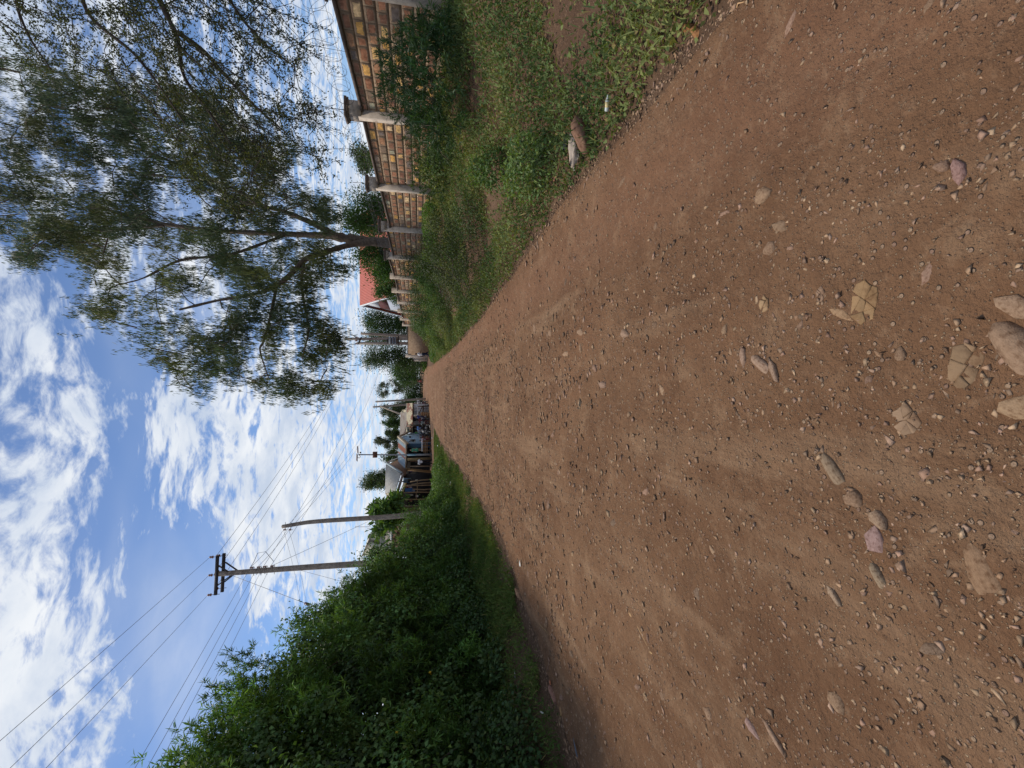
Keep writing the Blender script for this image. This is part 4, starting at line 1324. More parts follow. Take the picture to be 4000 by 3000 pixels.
# wall standing across the end, and what lies round the corner
rwall = thing('boundary_wall', 'dull brown rubble wall facing the road beyond the end of the block wall', 'wall', at(1650, 1380, 45.5))
a, b = at(1593, 1262, 44.2), at(1593, 1384, 45.6)
panel(rwall, (b[0], b[1]), (a[0], a[1]), .35, b[2] - .05, a[2] - .05, row=.26, prob=PD, smin=.3, smax=.75, side=-1)
cm = MB(); cm.prism([(b[0], b[1] - .08, b[2] - .05), (a[0], a[1] - .08, a[2] - .05), (a[0], a[1] - .08, a[2] + .05), (b[0], b[1] - .08, b[2] + .05)], (0, .36, 0)); cm.build('coping', M_cope, rwall)
MB().box((b[0] - .14, b[1], 1.6), (.30, .34, 2.7)).build('pillar', M_conc, rwall)
for X, Y, lab in ((1612, 1398, 'pale gate post nearest the rubble wall'), (1616, 1407, 'pale gate post farther from the rubble wall')):
    p = at(X, Y, 60); z0 = float(H(p[0], p[1]))
    t = thing('gate_post', lab, 'post', (p[0], p[1], z0), 'gate posts past the rubble wall')
    MB().box((p[0], p[1], (z0 + p[2]) / 2), (.24, .24, p[2] - z0)).build('shaft', M_conc, t)
    MB().box((p[0], p[1], p[2] + .03), (.32, .32, .06)).build('cap', M_cope, t)

# ------------------------------------------------------------------ red roofed house
hx = 6.55
hs = thing('house', 'steep red roofed house with white gable behind the block wall', 'house', (hx, 38, 1))
pk = at(1407, 1198, 38); pk[0] = hx
yk = pk[1]; zk = pk[2]; half = 5.3; zev = 3.25
wl = MB(); wl.prism([(hx + .14, yk - half + .7, .6), (hx + .14, yk + half - .7, .6), (hx + .14, yk + half - .7, 3.7), (hx + .14, yk, zk - .5), (hx + .14, yk - half + .7, 3.7)], (6.5, 0, 0), (.62, .58, .47))
hw = wl.build('wall', M_paint, hs)
for sgn in (-1, 1):
    m = MB(); m.sheet((hx, yk, zk), (hx + 7.5, yk, zk), (hx + 7.5, yk + sgn * half, zev), (hx, yk + sgn * half, zev), 60, .02, thick=.04)
    m.build('roof', M_tin_red, hs)
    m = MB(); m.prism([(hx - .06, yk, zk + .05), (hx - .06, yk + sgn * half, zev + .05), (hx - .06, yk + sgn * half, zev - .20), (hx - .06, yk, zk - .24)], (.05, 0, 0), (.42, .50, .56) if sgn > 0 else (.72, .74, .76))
    m.build('fascia', M_paint, hs)
MB().prism([(hx + .08, yk - 1.6, zk - 1.5), (hx + .08, yk + 1.6, zk - 1.5), (hx + .08, yk, zk - .35)], (.05, 0, 0), (.62, .64, .66)).build('gable_panel', M_paint, hs)
MB().prism([(hx + .09, yk - 2.5, zk - 2.3), (hx + .09, yk + 2.5, zk - 2.3), (hx + .09, yk + 1.65, zk - 1.52), (hx + .09, yk - 1.65, zk - 1.52)], (.04, 0, 0), (.10, .030, .026)).build('gable_boards', M_paint, hs)
MB().box((hx + .09, yk - .6, zk - 3.1), (.06, 5.6, 1.55), 0, (.42, .46, .52)).build('shutter', M_paint, hs)
MB().box((hx - .05, yk + half + .05, zev - .12), (.16, .14, .14), 0, (.10, .22, .22)).build('gutter_end', M_paint, hs)


# ------------------------------------------------------------------ poles and wires
def dpole(name, label, pts, r0, r1, group=None, cat='utility pole', matl=None):
    """wooden pole through photo points (X, Y, d); the last is the top, the foot is dropped to the ground"""
    P_ = [at(*q) for q in pts]
    b = P_[0].copy(); b[2] = float(H(b[0], b[1])) - .1
    t = thing(name, label, cat, (b[0], b[1], b[2]), group)
    P_ = [b] + P_[1:] if len(P_) > 1 else P_
    Q = np.array(P_); uu = np.linspace(0, len(Q) - 1, (len(Q) - 1) * 6 + 1)
    Q = np.stack([np.interp(uu, range(len(P_)), Q[:, i]) for i in range(3)], -1)
    for _ in range(2): Q[1:-1] = (Q[:-2] + 2 * Q[1:-1] + Q[2:]) / 4
    MB().tube(Q, np.linspace(r0, r1, len(Q)), 12).build('shaft', matl or M_pole, t, smooth=True)
    return t, Q


def insulator(t, p, up=(0, 0, 1), s=1.0):
    p = np.array(p, float); up = np.array(up, float)
    q = [p, p + up * .10 * s, p + up * .11 * s, p + up * .15 * s, p + up * .16 * s, p + up * .21 * s, p + up * .215 * s, p + up * .26 * s]
    MB().tube(q, np.array((.012, .012, .06, .06, .03, .055, .055, .03)) * s, 8, (.30, .16, .12)).build('insulator', M_plast, t)
    return p + up * .24 * s


def wire(pts, label, r=.0085, sag=.25, group='overhead wires'):
    Q = []; r = r * .64
    for a, b in zip(pts[:-1], pts[1:]):
        a, b = np.array(a, float), np.array(b, float)
        L = np.linalg.norm(b - a); u = np.linspace(0, 1, 18)[:, None]
        q = a * (1 - u) + b * u; q[:, 2] -= (4 * sag * L / 40 * u * (1 - u))[:, 0]
        Q += list(q if not Q else q[1:])
    ob = MB().tube(np.array(Q), r, 5).build('wire', M_wire, None, Q[0])
    return tag(ob, label, 'wire', group)


bp, Q = dpole('power_pole', 'tall power pole with a double crossarm rising out of the hedge', [(1700, 2190, 20), (1400, 2203, 20), (1150, 2219, 20), (842, 2243, 20)], .150, .105)
top = Q[-1]
xa = np.array((1, .12, 0)); xa /= np.linalg.norm(xa)
arm = MB()
cz = at(852, 2241, 20)[2]
for off, dz_ in ((-.13, .02), (.13, -.14)):
    c = np.array((top[0], top[1] + off, cz + dz_))
    arm.prism([c - xa * .82 + (0, -.04, -.06), c + xa * .82 + (0, -.04, -.06), c + xa * .82 + (0, -.04, .06), c - xa * .82 + (0, -.04, .06)], (0, .08, 0))
arm.build('crossarm', M_iron, bp)
for sx in (-1, 1):
    MB().bar(np.array((top[0], top[1] - .17, cz - .62)), np.array((top[0], top[1] - .17, cz - .05)) + xa * sx * .42, .05).build('brace', M_iron, bp)
    MB().bar(np.array((top[0], top[1] + .17, cz - .74)), np.array((top[0], top[1] + .17, cz - .2)) + xa * sx * .42, .05).build('brace', M_iron, bp)
hv = []
for s, yy in ((.78, -.13), (.02, -.13), (-.80, -.13), (.74, .13), (-.66, .13), (.06, .13)):
    q = np.array((top[0], top[1] + yy, cz + (.08 if yy < 0 else -.08))) + xa * s
    MB().tube([q - (0, 0, .22), q + (0, 0, .02)], .012, 5).build('bolt', M_iron, bp)
    hv.append(insulator(bp, q))
lv = []
for X in (992, 1018, 1043, 1070):
    q = at(X, 2213, 20); k_ = int(np.argmin(np.abs(Q[:, 2] - q[2]))); q = Q[k_].copy(); q[2] = at(X, 2213, 20)[2]
    MB().tube([q + (-.2, 0, 0), q + (.22, 0, 0)], .012, 5).build('bolt', M_iron, bp)
    lv.append(insulator(bp, q + (.17, -.02, -.05), (0, 0, 1), .8))
b = lv[0]; MB().tube([lv[0], b + (.25, 0, -.15), b + (.62, 0, -.3), b + (.66, 0, -.62), b + (.2, 0, -.95), lv[3]], .012, 5).build('jumper', M_wire, bp)
for k_ in (.0, .08, .16): MB().tube([Q[-9] * 0 + np.array((Q[-9][0] + .14 * math.cos(a_), Q[-9][1] + .14 * math.sin(a_), lv[2][2] - .2 + k_ * 2)) for a_ in np.linspace(0, 6.28, 14)], .008, 4, cap=False).build('binding', M_iron, bp)

sp_, Q2 = dpole('power_pole', 'shorter bowed pole leaning beside the large leaved tree', [(1700, 1995, 24), (1540, 2018, 24), (1300, 2032, 24), (1200, 2040, 24), (1103, 2057, 24)], .145, .095)
lv2 = []
for X, yo in ((1115, .10), (1136, .10)):
    q = at(X, 2053, 24)
    MB().tube([q + (-.25, 0, 0), q + (.18, 0, 0)], .012, 5).build('bolt', M_iron, sp_)
    lv2.append(insulator(sp_, q + (-.22, 0, -.10), (0, 0, 1), .8)); 
# far poles
f1, Qa = dpole('power_pole', 'far left pole of the pair standing among the market motorbikes', [(1650, 1558, 76), (1467, 1569, 76)], .17, .13)
f2, Qb = dpole('power_pole', 'second far pole, with a slanting stay beam, before the brown roofed shop', [(1648, 1575, 74), (1457, 1590, 74)], .17, .13)
sb = at(1636, 1652, 70); sb[2] -= .9
MB().tube([at(1483, 1586, 74), at(1560, 1615, 72), sb], .13, 8).build('stay_beam', M_pole, f2, smooth=True)
for X in (1462, 1470):
    q = at(X, 1588, 74); MB().tube([q - (.35, 0, 0), q + (.35, 0, 0)], .04, 5).build('bolt', M_iron, f2)
q = at(1473, 1570, 76); MB().tube([q - (.25, 0, 0), q + (.25, 0, 0)], .04, 5).build('bolt', M_iron, f1)
f3, Qc = dpole('power_pole', 'thin pole before the dark bushes beside the far couple', [(1640, 1490, 104), (1566, 1491, 104)], .14, .12)
# transformer
tr_, Qt = dpole('transformer_pole', 'twin pole transformer station behind the rubble wall', [(1650, 1322, 52), (1350, 1324, 52)], .19, .14, cat='transformer')
b = at(1600, 1341, 52); b[2] = .5
MB().tube([b, at(1500, 1341, 52), at(1394, 1341, 52)], (.19, .15), 12).build('shaft', M_pole, tr_, smooth=True)
for dy_ in (-.15, .15):
    p, q = at(1412, 1317, 52), at(1398, 1345, 52); p[1] += dy_; q[1] += dy_
    MB().bar(p, q, .12).build('crossarm', M_iron, tr_)
hvt = [insulator(tr_, at(1402, y_, 52), (0, 0, 1), 1.6) for y_ in (1318, 1331, 1343)]
c = at(1536, 1331, 52)
tk = MB(); tk.box(c, (.75, .55, 1.0), 0, (.14, .155, .17))
tkb = tk.build('tank', M_paint, tr_)
for k_ in (-.28, 0, .28):
    MB().tube([c + (-.40, -.32, k_), c + (0, -.42, k_), c + (.40, -.32, k_)], .12, 8, (.17, .185, .20)).build('cooling_fin', M_paint, tkb)
MB().box(c + (0, .0, -.58), (1.1, .5, .10), 0).build('platform', M_iron, tr_)
MB().box(c + (0, 0, .62), (.3, .3, .2), 0, (.03, .03, .03)).build('bushing', M_paint, tr_)
f4, Qd = dpole('power_pole', 'leaning pole just right of the transformer station', [(1650, 1318, 53), (1410, 1303, 53)], .19, .15)
# solar street lamp
sl, Qs = dpole('solar_lamp', 'steel pole with solar panels and a speaker box before the striped shop', [(1668, 1778, 46), (1400, 1776, 46)], .085, .06, matl=M_steel, cat='street lamp')
p0 = Qs[0]; 
MB().tube([(Qs[1][0], Qs[1][1], H(p0[0], p0[1]) - .05), at(1592, 1777, 46)], .095, 12).build('painted_base', M_blue, sl)
for y0, y1, x0, x1 in ((1744, 1770, 1391, 1397), (1774, 1800, 1389, 1393)):
    a, b = at(x0 + 5, y0, 46), at(x1, y1, 46)
    m = MB(); m.prism([a + (0, -.45, -.10), b + (0, -.45, -.10), b + (0, .45, .10), a + (0, .45, .10)], (0, 0, -.05), (.10, .06, .05))
    m.build('solar_panel', M_paint, sl)
MB().box(at(1465, 1776, 46), (.56, .42, .42), 0, (.13, .055, .035)).build('speaker_box', M_paint, sl)
MB().box(at(1408, 1768, 46), (.14, .14, .14), 0, (.04, .04, .04)).build('controller', M_paint, sl)
MB().tube([at(1398, 1785, 46), at(1403, 1790, 46), at(1408, 1784, 46), at(1404, 1778, 46)], .03, 5).build('bracket', M_steel, sl)

# wires
prev = np.array((-8.2, -34.0, 10.2))
names = ['right', 'middle', 'left']
for i, q in enumerate(hv[:3]):
    wire([prev + xa * (.9, .0, -.9)[i], q], 'high wire from the %s front insulator of the tall pole towards the camera' % names[i], .010, .3)
for i, (q, e_) in enumerate(zip((hv[3], hv[5], hv[4]), (hvt[0], hvt[1], hvt[2]))):
    wire([q, e_], 'high wire from the %s rear insulator of the tall pole to the transformer' % ('right', 'middle', 'left')[i], .013, .9)
for i, q in enumerate(lv):
    wire([q + (-7.2, -45, -.5), q], '%s of four lower wires running from the tall pole towards the camera' % ('highest', 'second', 'third', 'lowest')[i], .010, .4)
ends = [at(1458, 1588, 74), at(1470, 1588, 74)]
for i, q in enumerate(lv[:2]):
    wire([q, lv2[i], ends[i]], '%s wire from the tall pole over the bowed pole to the far poles' % ('upper', 'lower')[i], .012, .8)
for i, q in enumerate(lv[2:]):
    wire([q, hvt[i] - (0, 0, 2.2 + i)], 'service wire crossing the road from the big pole, %s of two' % ('upper', 'lower')[i], .012, 1.2)
wire([lv2[0], at(1190, 2560, 40), at(1230, 3300, 44)], 'house wire leaving the bowed pole over the hedge to the left, upper', .010, .5)
wire([lv2[1], at(1215, 2560, 40), at(1260, 3300, 44)], 'house wire leaving the bowed pole over the hedge to the left, lower', .010, .5)
g1 = at(1285, 2392, 14); g2 = at(1500, 2475, 11.5)
gw = wire([at(893, 2243, 20), at(1198, 2359, 15.6), g1, g2], 'guy wire from the crossarm down into the hedge with a brown strain insulator', .013, 0, 'guy wires')
MB().tube([at(1193, 2357, 15.65), at(1205, 2361, 15.5)], .05, 8, (.10, .05, .04)).build('strain_insulator', M_plast, gw)
wire([at(1150, 2222, 20), at(1370, 2281, 17.5), at(1500, 2330, 16)], 'second guy wire from the middle of the big pole into the hedge', .010, .1, 'guy wires')
wire([lv[3], at(1438, 2037, 27.5)], 'service wire from the lowest insulator of the big pole to the shop roof', .012, .2)
wire([at(1478, 1600, 74), at(1512, 1644, 78)], 'far service wire to the brown roofed shop', .02, .1)
#%%MARKET
# ------------------------------------------------------------------ the roadside shops on the left
def rbox(mb, X0, X1, Y0, Y1, d, dep, col=(1, 1, 1), z0=None):
    """box with its front face on the photo rectangle X0..X1 (top..bottom), Y0..Y1 (right..left) at distance d"""
    p, q = at(X1, Y1, d), at(X0, Y0, d)
    zl = p[2] if z0 is None else z0
    mb.box(((p[0] + q[0]) / 2, p[1] + dep / 2, (zl + q[2]) / 2), (abs(q[0] - p[0]), dep, abs(q[2] - zl)), 0, col)
    return mb


def G(X, Y, d, z=None):
    p = at(X, Y, d); p[2] = float(H(p[0], p[1])) if z is None else z
    return p


def slab(mb, pts, vec=(0, 0, -.06), col=(1, 1, 1)): return mb.prism(pts, vec, col)


# brown roofed shop, farthest
s1 = thing('shop', 'farthest shop with a brown rusty roof over cream painted sheets and white walls', 'shop', G(1660, 1620, 60))
m = MB(); m.sheet(at(1564, 1612, 66), at(1562, 1706, 64), at(1589, 1712, 60.5), at(1589, 1592, 62), 60, .02, thick=.05); m.build('roof', M_tin_brown, s1)
m = MB(); m.sheet(at(1588, 1576, 60), at(1588, 1690, 58.5), at(1611, 1690, 57.6), at(1611, 1574, 59), 40, .02, thick=.05); m.build('lower_roof', M_tin_cream, s1)
m = MB(); slab(m, [at(1572, 1600, 63), at(1566, 1612, 65), at(1588, 1613, 62.3), at(1588, 1600, 62.3)], (0, .06, 0), (.52, .45, .30)); m.build('hip_end', M_paint, s1)
m = MB(); rbox(m, 1611, 1660, 1578, 1624, 59.5, .15, (.55, .56, .56), .35); rbox(m, 1611, 1660, 1646, 1690, 59.5, .15, (.36, .37, .40), .35); m.build('wall', M_paint, s1)
m = MB(); rbox(m, 1612, 1660, 1620, 1650, 62.5, .15, (1, 1, 1), .35); m.build('shade_panel', M_shade, s1)  # black panel painted as the shade behind the opening
m = MB(); rbox(m, 1611, 1615, 1574, 1690, 59.2, .12, (.12, .05, .04)); m.build('beam', M_paint, s1)
for Y in (1594, 1607):
    m = MB(); rbox(m, 1615, 1652, Y, Y + 1.2, 59.4, .05, (.28, .29, .30), .4); m.build('seam', M_paint, s1)
m = MB(); m.prism([at(1612, 1624, 59.4), at(1650, 1620, 59.4), G(1652, 1630, 58.2), at(1625, 1634, 58.6)], (0, .04, 0), (.40, .34, .33)); m.build('door', M_paint, s1)
# timber workbench in front of it
t = thing('timber_rack', 'dark rough timber frame with a white topped shelf beside the white shop wall', 'rack', G(1662, 1600, 57))
for (a, b) in (((1632, 1588), (1662, 1586)), ((1634, 1618), (1660, 1618))):
    MB().bar(at(*a, 57), G(b[0], b[1], 57), .14, (.25, .22, .2)).build('post', M_wood, t)
MB().bar(at(1634, 1620, 57), at(1650, 1588, 57), .10, (.25, .22, .2)).build('brace', M_wood, t)
MB().bar(at(1654, 1584, 57), at(1651, 1620, 57), .14, (.25, .22, .2)).build('rail', M_wood, t)
m = MB(); rbox(m, 1631, 1633, 1590, 1632, 57, .5, (.75, .74, .70)); m.build('shelf', M_paint, t)

# porch with sloping roof and lettered board between the two shops
s2 = thing('porch', 'dark lean to porch with a maroon sloping edge beside the striped roof', 'porch', G(1662, 1680, 56))
m = MB(); m.prism([at(1592, 1652, 56), at(1592, 1649, 56), at(1574, 1706, 57), at(1579, 1706, 57)], (0, 1.5, 0), (.10, .035, .035)); m.build('roof', M_paint, s2)
for Y in (1660, 1663):
    MB().bar(at(1590 if Y == 1660 else 1604, Y, 56), G(1660, Y, 56), .10, (.2, .2, .2)).build('post', M_wood, s2)
m = MB(); rbox(m, 1603, 1607, 1656, 1690, 56, .12, (.2, .18, .18)); m.build('beam', M_wood, s2)
m = MB(); rbox(m, 1607, 1662, 1660, 1700, 58.5, .1, (1, 1, 1), .35); m.build('shade_panel', M_shade, s2)  # black back panel, porch shade put into its colour
sg = thing('sign_board', 'cream board with dark painted strokes hung under the maroon porch edge', 'sign', at(1600, 1677, 55.8))
m = MB(); rbox(m, 1586.5, 1601, 1667, 1686, 55.8, .06, (.66, .62, .44)); m.build('board', M_paint, sg)
for (Xa, Ya, Xb, Yb) in ((1590, 1671, 1597, 1669.5), (1590, 1679, 1597.5, 1676.5), (1590, 1682, 1597.5, 1679.5), (1589, 1675.5, 1592, 1675)):
    MB().bar(at(Xa, Ya, 55.7), at(Xb, Yb, 55.7), .055, (.03, .04, .06)).build('painted_stroke', M_paint, sg)

# blue shop with striped corrugated awning roof, gable turned to the road
s3 = thing('shop', 'blue painted shop under a corrugated roof striped grey and rust', 'shop', G(1662, 1730, 52))
P_ = at(1556, 1708, 54)
el, er = at(1588, 1735, 50), at(1605, 1684, 58)
yb_ = 52.5
m = MB(); m.sheet(P_, at(1555, 1822, 53), at(1581, 1850, 48.8), el, 34, .045, thick=.03, rows=10, col='strips'); m.build('roof', M_tin_strip, s3)
m = MB(); m.prism([P_ + (0, 0, .12), el + (0, 0, .10), el + (0, 0, -.22), P_ + (0, 0, -.25)], (.12, 0, 0), (.46, .38, .26)); m.build('barge_board', M_paint, s3)
m = MB(); m.prism([P_ + (0.02, .04, .12), er + (0, 0, .10), er + (0, 0, -.24), P_ + (0.02, .04, -.25)], (.12, -.02, 0), (.34, .26, .18)); m.build('barge_board', M_paint, s3)
ga = at(1592, 1731, 51.2); gb = at(1606, 1690, 58); gp_ = at(1563, 1708, 54.6)
m = MB(); m.prism([(ga[0], ga[1], .3), (gb[0], gb[1], .3), (gb[0], gb[1], gb[2]), (gp_[0], gp_[1], gp_[2]), (ga[0], ga[1], ga[2])], (-.15, .02, 0), (.30, .42, .50)); m.build('gable_wall', M_paint, s3)
def onwall(Y, X):
    """point on the slanting gable wall"""
    u = (ga[1] * 0, 0)
    k_ = np.array([(1500 - Y) / F])
    # solve for the wall point seen in column Y
    dxy = gb[:2] - ga[:2]
    q = (k_[0] * ga[1] * CT - ga[0]) / (dxy[0] - k_[0] * dxy[1] * CT)
    b_ = ga[:2] + dxy * q
    d_ = b_[0] / k_[0]
    return at(X, Y, d_)
wn = MB(); wn.prism([onwall(1729, 1594), onwall(1717, 1597), onwall(1717, 1624), onwall(1729, 1622)], (.05, -.03, 0), (.42, .52, .56)); fr = wn.build('window', M_paint, s3)
MB().prism([onwall(1727, 1597), onwall(1719, 1600), onwall(1719, 1620), onwall(1727, 1618)], (.08, -.05, 0)).build('pane', M_glass, fr)
MB().prism([onwall(1711, 1598), onwall(1704, 1599), onwall(1707, 1605), onwall(1711, 1605)], (.10, -.08, 0), (.03, .035, .05)).build('meter_box', M_paint, s3)
m = MB(); m.prism([onwall(1694, 1620) + (0, 0, .0), onwall(1689, 1621), onwall(1689, 1634), onwall(1694, 1633)], (.06, -.05, 0), (.10, .42, .10)); m.build('green_panel', M_paint, s3)
m = MB(); rbox(m, 1590, 1665, 1732, 1748, 51.2, .12, (.05, .10, .16), .3); m.build('blue_door', M_paint, s3)
m = MB(); rbox(m, 1586, 1665, 1745, 1860, 54.5, .12, (1, 1, 1), .25); m.build('shade_panel', M_shade, s3)  # black back panel, shade under the roof painted in
m = MB(); slab(m, [at(1591, 1735, 51), at(1590, 1862, 49.2), at(1590, 1862, 54.5), at(1591, 1735, 54.5)], (0, 0, .05)); m.build('ceiling', M_shade, s3)
m = MB(); m.prism([at(1584, 1732, 49.6), at(1581.5, 1858, 48.4), at(1587, 1858, 48.4), at(1589, 1732, 49.6)], (0, .12, 0), (.42, .34, .24)); m.build('beam', M_paint, s3)
for (a, b, w_, col, lab) in (((1592, 1795), (1672, 1792), .26, (.58, .58, .44), 1), ((1603, 1799), (1650, 1799), .22, (.30, .20, .15), 0), ((1588, 1833), (1655, 1844), .24, (.46, .39, .27), 0), ((1601, 1822), (1640, 1822), .12, (.6, .6, .6), 0)):
    MB().bar(at(a[0], a[1], 48.6), G(b[0], b[1], 48.6), w_, tuple(np.array(col) * 1.5)).build('post', M_wood, s3)
m = MB(); m.sheet(at(1576, 1853, 48.2), at(1574, 1863, 48), at(1648, 1864, 48), at(1646, 1852, 48.2), 5, .02, thick=.04); m.build('tin_sheet', M_blue, s3)

t = thing('counter', 'plank bench with a white top in front of the blue shop', 'counter', G(1675, 1742, 48.5))
m = MB(); rbox(m, 1647.5, 1650.5, 1719, 1763, 48.5, .7, (.78, .80, .82)); m.build('top', M_paint, t)
for Y in (1722, 1741, 1760):
    MB().bar(at(1650, Y, 48.7), G(1676, Y, 48.7), .13, (.6, .55, .5)).build('leg', M_wood, t)
for X in (1655, 1661, 1667):
    m = MB(); rbox(m, X, X + 3, 1720, 1780, 48.6, .05, (1.0, .85, .7)); m.build('plank', M_wood, t)

# long shop with grey roof and verandah of poles hung with clothes
s4 = thing('shop', 'long shop with a pale grey sheet roof and brown gable beside the striped roof', 'shop', G(1660, 1900, 46))
rp, rl = at(1507, 1812, 50), at(1504, 1930, 44)
ea, eb = at(1566, 1850, 46), at(1540, 1930, 39.5)
m = MB(); m.sheet(rp, rl, eb, ea, 70, .015, thick=.05); m.build('roof', M_tin_grey, s4)
m = MB(); m.prism([rp + (.05, 0, .05), ea + (.05, 0, .05), ea + (.05, 0, -.2), rp + (.05, 0, -.2)], (.1, 0, 0), (.34, .40, .42)); m.build('barge_board', M_paint, s4)
fr_ = at(1557, 1790, 55)
m = MB(); m.prism([rp + (.05, 0, .05), fr_ + (0, 0, .05), fr_ + (0, 0, -.2), rp + (.05, 0, -.2)], (.1, 0, 0), (.45, .42, .38)); m.build('barge_board', M_paint, s4)
m = MB(); m.prism([rp + (-.1, 0, -.1), fr_ + (-.1, 0, -.1), (fr_[0] - .1, fr_[1], 2.95), (ea[0] - .1, ea[1], 2.95), ea + (-.1, 0, -.1)], (-.15, 0, 0)); m.build('gable_wall', M_brick, s4)
m = MB(); m.prism([ea + (0, .1, -.1), eb + (0, .1, -.1), eb + (0, .1, -.35), ea + (0, .1, -.35)], (0, .1, 0), (.25, .22, .20)); m.build('eave_board', M_paint, s4)
wa, wb = at(1600, 1852, 47.2), at(1600, 1975, 40)
m = MB(); m.prism([(wa[0], wa[1], .25), (wb[0], wb[1], .25), (wb[0], wb[1], 3.1), (wa[0], wa[1], 3.2)], (0, .15, 0)); m.build('shop_front_shade', M_shade, s4)  # black sheet standing in for shade behind the verandah poles
m = MB(); m.sheet(at(1508, 1926, 43), at(1510, 1985, 40), at(1552, 1985, 36.5), at(1543, 1926, 39.2), 20, .03, thick=.05); m.build('rusty_roof', M_tin_cream, s4)
m = MB(); m.prism([at(1577, 1885, 43), at(1558, 1932, 39), at(1562, 1932, 39), at(1579.5, 1885, 43)], (0, .5, 0), (.70, .62, .55)); m.build('awning_pole', M_paint, s4)
for (a, b, c_, d_) in (((1579, 1888), (1567, 1922), (1576, 1922), (1588, 1888)), ((1566, 1927), (1560, 1946), (1566, 1948), (1573, 1927))):
    MB().prism([at(*a, 41), at(*b, 39), at(*c_, 39), at(*d_, 41)], (0, .12, 0), (.62, .54, .25)).build('yellow_board', M_paint, s4)
k = 0
for (X0, Y0, X1, Y1) in ((1584, 1896, 1646, 1897), (1602, 1882, 1664, 1873), (1607, 1893, 1656, 1886), (1568, 1925, 1640, 1926), (1555, 1950, 1638, 1951), (1612, 1911, 1640, 1912), (1575, 1976, 1635, 1973)):
    MB().tube([at(X0, Y0, 40.5), (at(X0, Y0, 40.5) + G(X1, Y1, 40.5)) / 2 + R.normal(0, .03, 3), G(X1, Y1, 40.5)], (.05, .06), 6, (.85, .80, .70)).build('verandah_pole', M_wood, s4)
for X, a, b in ((1630, 1880, 1925), (1626, 1926, 1950)):
    MB().bar(at(X, a, 40.6), at(X, b, 40.2), .06, (1, .95, .85)).build('rail', M_wood, s4)
m = MB(); m.prism([at(1577, 1868, 43.2), at(1577, 1885, 43), at(1606, 1885, 43), at(1606, 1868, 43.2)], (0, .04, 0)); fr = m.build('window', M_blue, s4)
m = MB(); m.prism([at(1579, 1870, 43.1), at(1579, 1883, 42.9), at(1604, 1883, 42.9), at(1604, 1870, 43.1)], (0, .04, 0)); m.build('pane', M_glass, fr)

# clothes hung out for sale
cl_ = [((.40, .09, .10), 1580, 1899, 1592, 1905, 'maroon garment'), ((.65, .55, .60), 1590, 1897, 1596, 1900, 'small white cloth'), ((.50, .10, .05), 1596, 1901, 1609, 1905, 'red and white striped shirt'),
       ((.05, .12, .28), 1582, 1907, 1612, 1921, 'large blue cloth'), ((.20, .25, .33), 1608, 1912, 1621, 1920, 'grey blue shirt'), ((.42, .40, .35), 1594, 1931, 1614, 1936, 'cream dress'),
       ((.55, .55, .50), 1624, 1934, 1634, 1942, 'pale trousers'), ((.62, .60, .50), 1622, 1874, 1632, 1880, 'cream cap and scarf'), ((.11, .07, .20), 1600, 1839, 1612, 1843, 'purple cloth'),
       ((.50, .20, .14), 1600, 1955, 1610, 1959, 'orange towel'), ((.16, .35, .38), 1612, 1961, 1622, 1967, 'turquoise cloth'), ((.38, .12, .10), 1604, 1966, 1622, 1971, 'rust red dress')]
for col, X0, Y0, X1, Y1, nm in cl_:
    d = 40.8 if Y0 > 1860 else 48.9
    a, b, c, e_ = at(X0, Y0, d), at(X0, Y1, d), at(X1, Y1, d), at(X1, Y0, d)
    uu, vv = np.meshgrid(np.linspace(0, 1, 9), np.linspace(0, 1, 7))
    p = (a[None, None] * (1 - uu[..., None]) + b[None, None] * uu[..., None]) * (1 - vv[..., None]) + (e_[None, None] * (1 - uu[..., None]) + c[None, None] * uu[..., None]) * vv[..., None]
    p[..., 1] += .05 * np.sin(uu * 14) * (.3 + vv); p[..., 0] += .03 * np.sin(vv * 7) * (uu - .5)
    g_ = np.arange(63).reshape(7, 9); q = np.stack((g_[:-1, :-1], g_[:-1, 1:], g_[1:, 1:], g_[1:, :-1]), -1).reshape(-1, 4)
    cc = np.repeat(np.array(col)[None], 63, 0)
    if 'striped' in nm: cc = np.where((np.arange(63)[:, None] % 9 // 2) % 2 == 0, cc, (.7, .68, .66))
    mb = MB(); mb.add(p.reshape(-1, 3), q, cc); mb.add(p.reshape(-1, 3) + (0, .02, 0), q[:, ::-1].copy(), cc)
    tag(mb.build('garment', M_cloth, None, a), nm + (' hanging at the grey roofed shop verandah' if Y0 > 1860 else ' hanging inside the striped roof shop'), 'garment', 'clothes hung out for sale')

# shop half hidden by the large leaved tree, and the cream gable above the hedge
s5 = thing('shop', 'brown shop behind the leaning pole with a green framed window', 'shop', G(1640, 2060, 29))
m = MB(); rbox(m, 1535, 1650, 1975, 2130, 30, .15, (.16, .095, .06), .1); m.build('wall', M_paint, s5)
m = MB(); m.sheet(at(1470, 1975, 34), at(1462, 2120, 34), at(1532, 2130, 28.8), at(1536, 1972, 28.8), 30, .02, thick=.05); m.build('roof', M_tin_brown, s5)
m = MB(); rbox(m, 1546, 1600, 2065, 2112, 29.9, .06, (.16, .26, .22)); fr = m.build('window', M_paint, s5)
m = MB(); rbox(m, 1549, 1600, 2069, 2108, 29.86, .06); m.build('pane', M_glass, fr)
m = MB(); rbox(m, 1543, 1600, 2040, 2062, 29.9, .06); m.build('doorway', M_shade, s5)  # flat black panel, the opening's shade is only its colour
for Y in (1998, 2003, 2012): MB().bar(at(1565, Y, 29), G(1640, Y, 29), .06).build('post', M_wood, s5)
sg = thing('sign_board', 'white shop board with small illegible coloured lettering over the green window', 'sign', at(1530, 2085, 28.5))
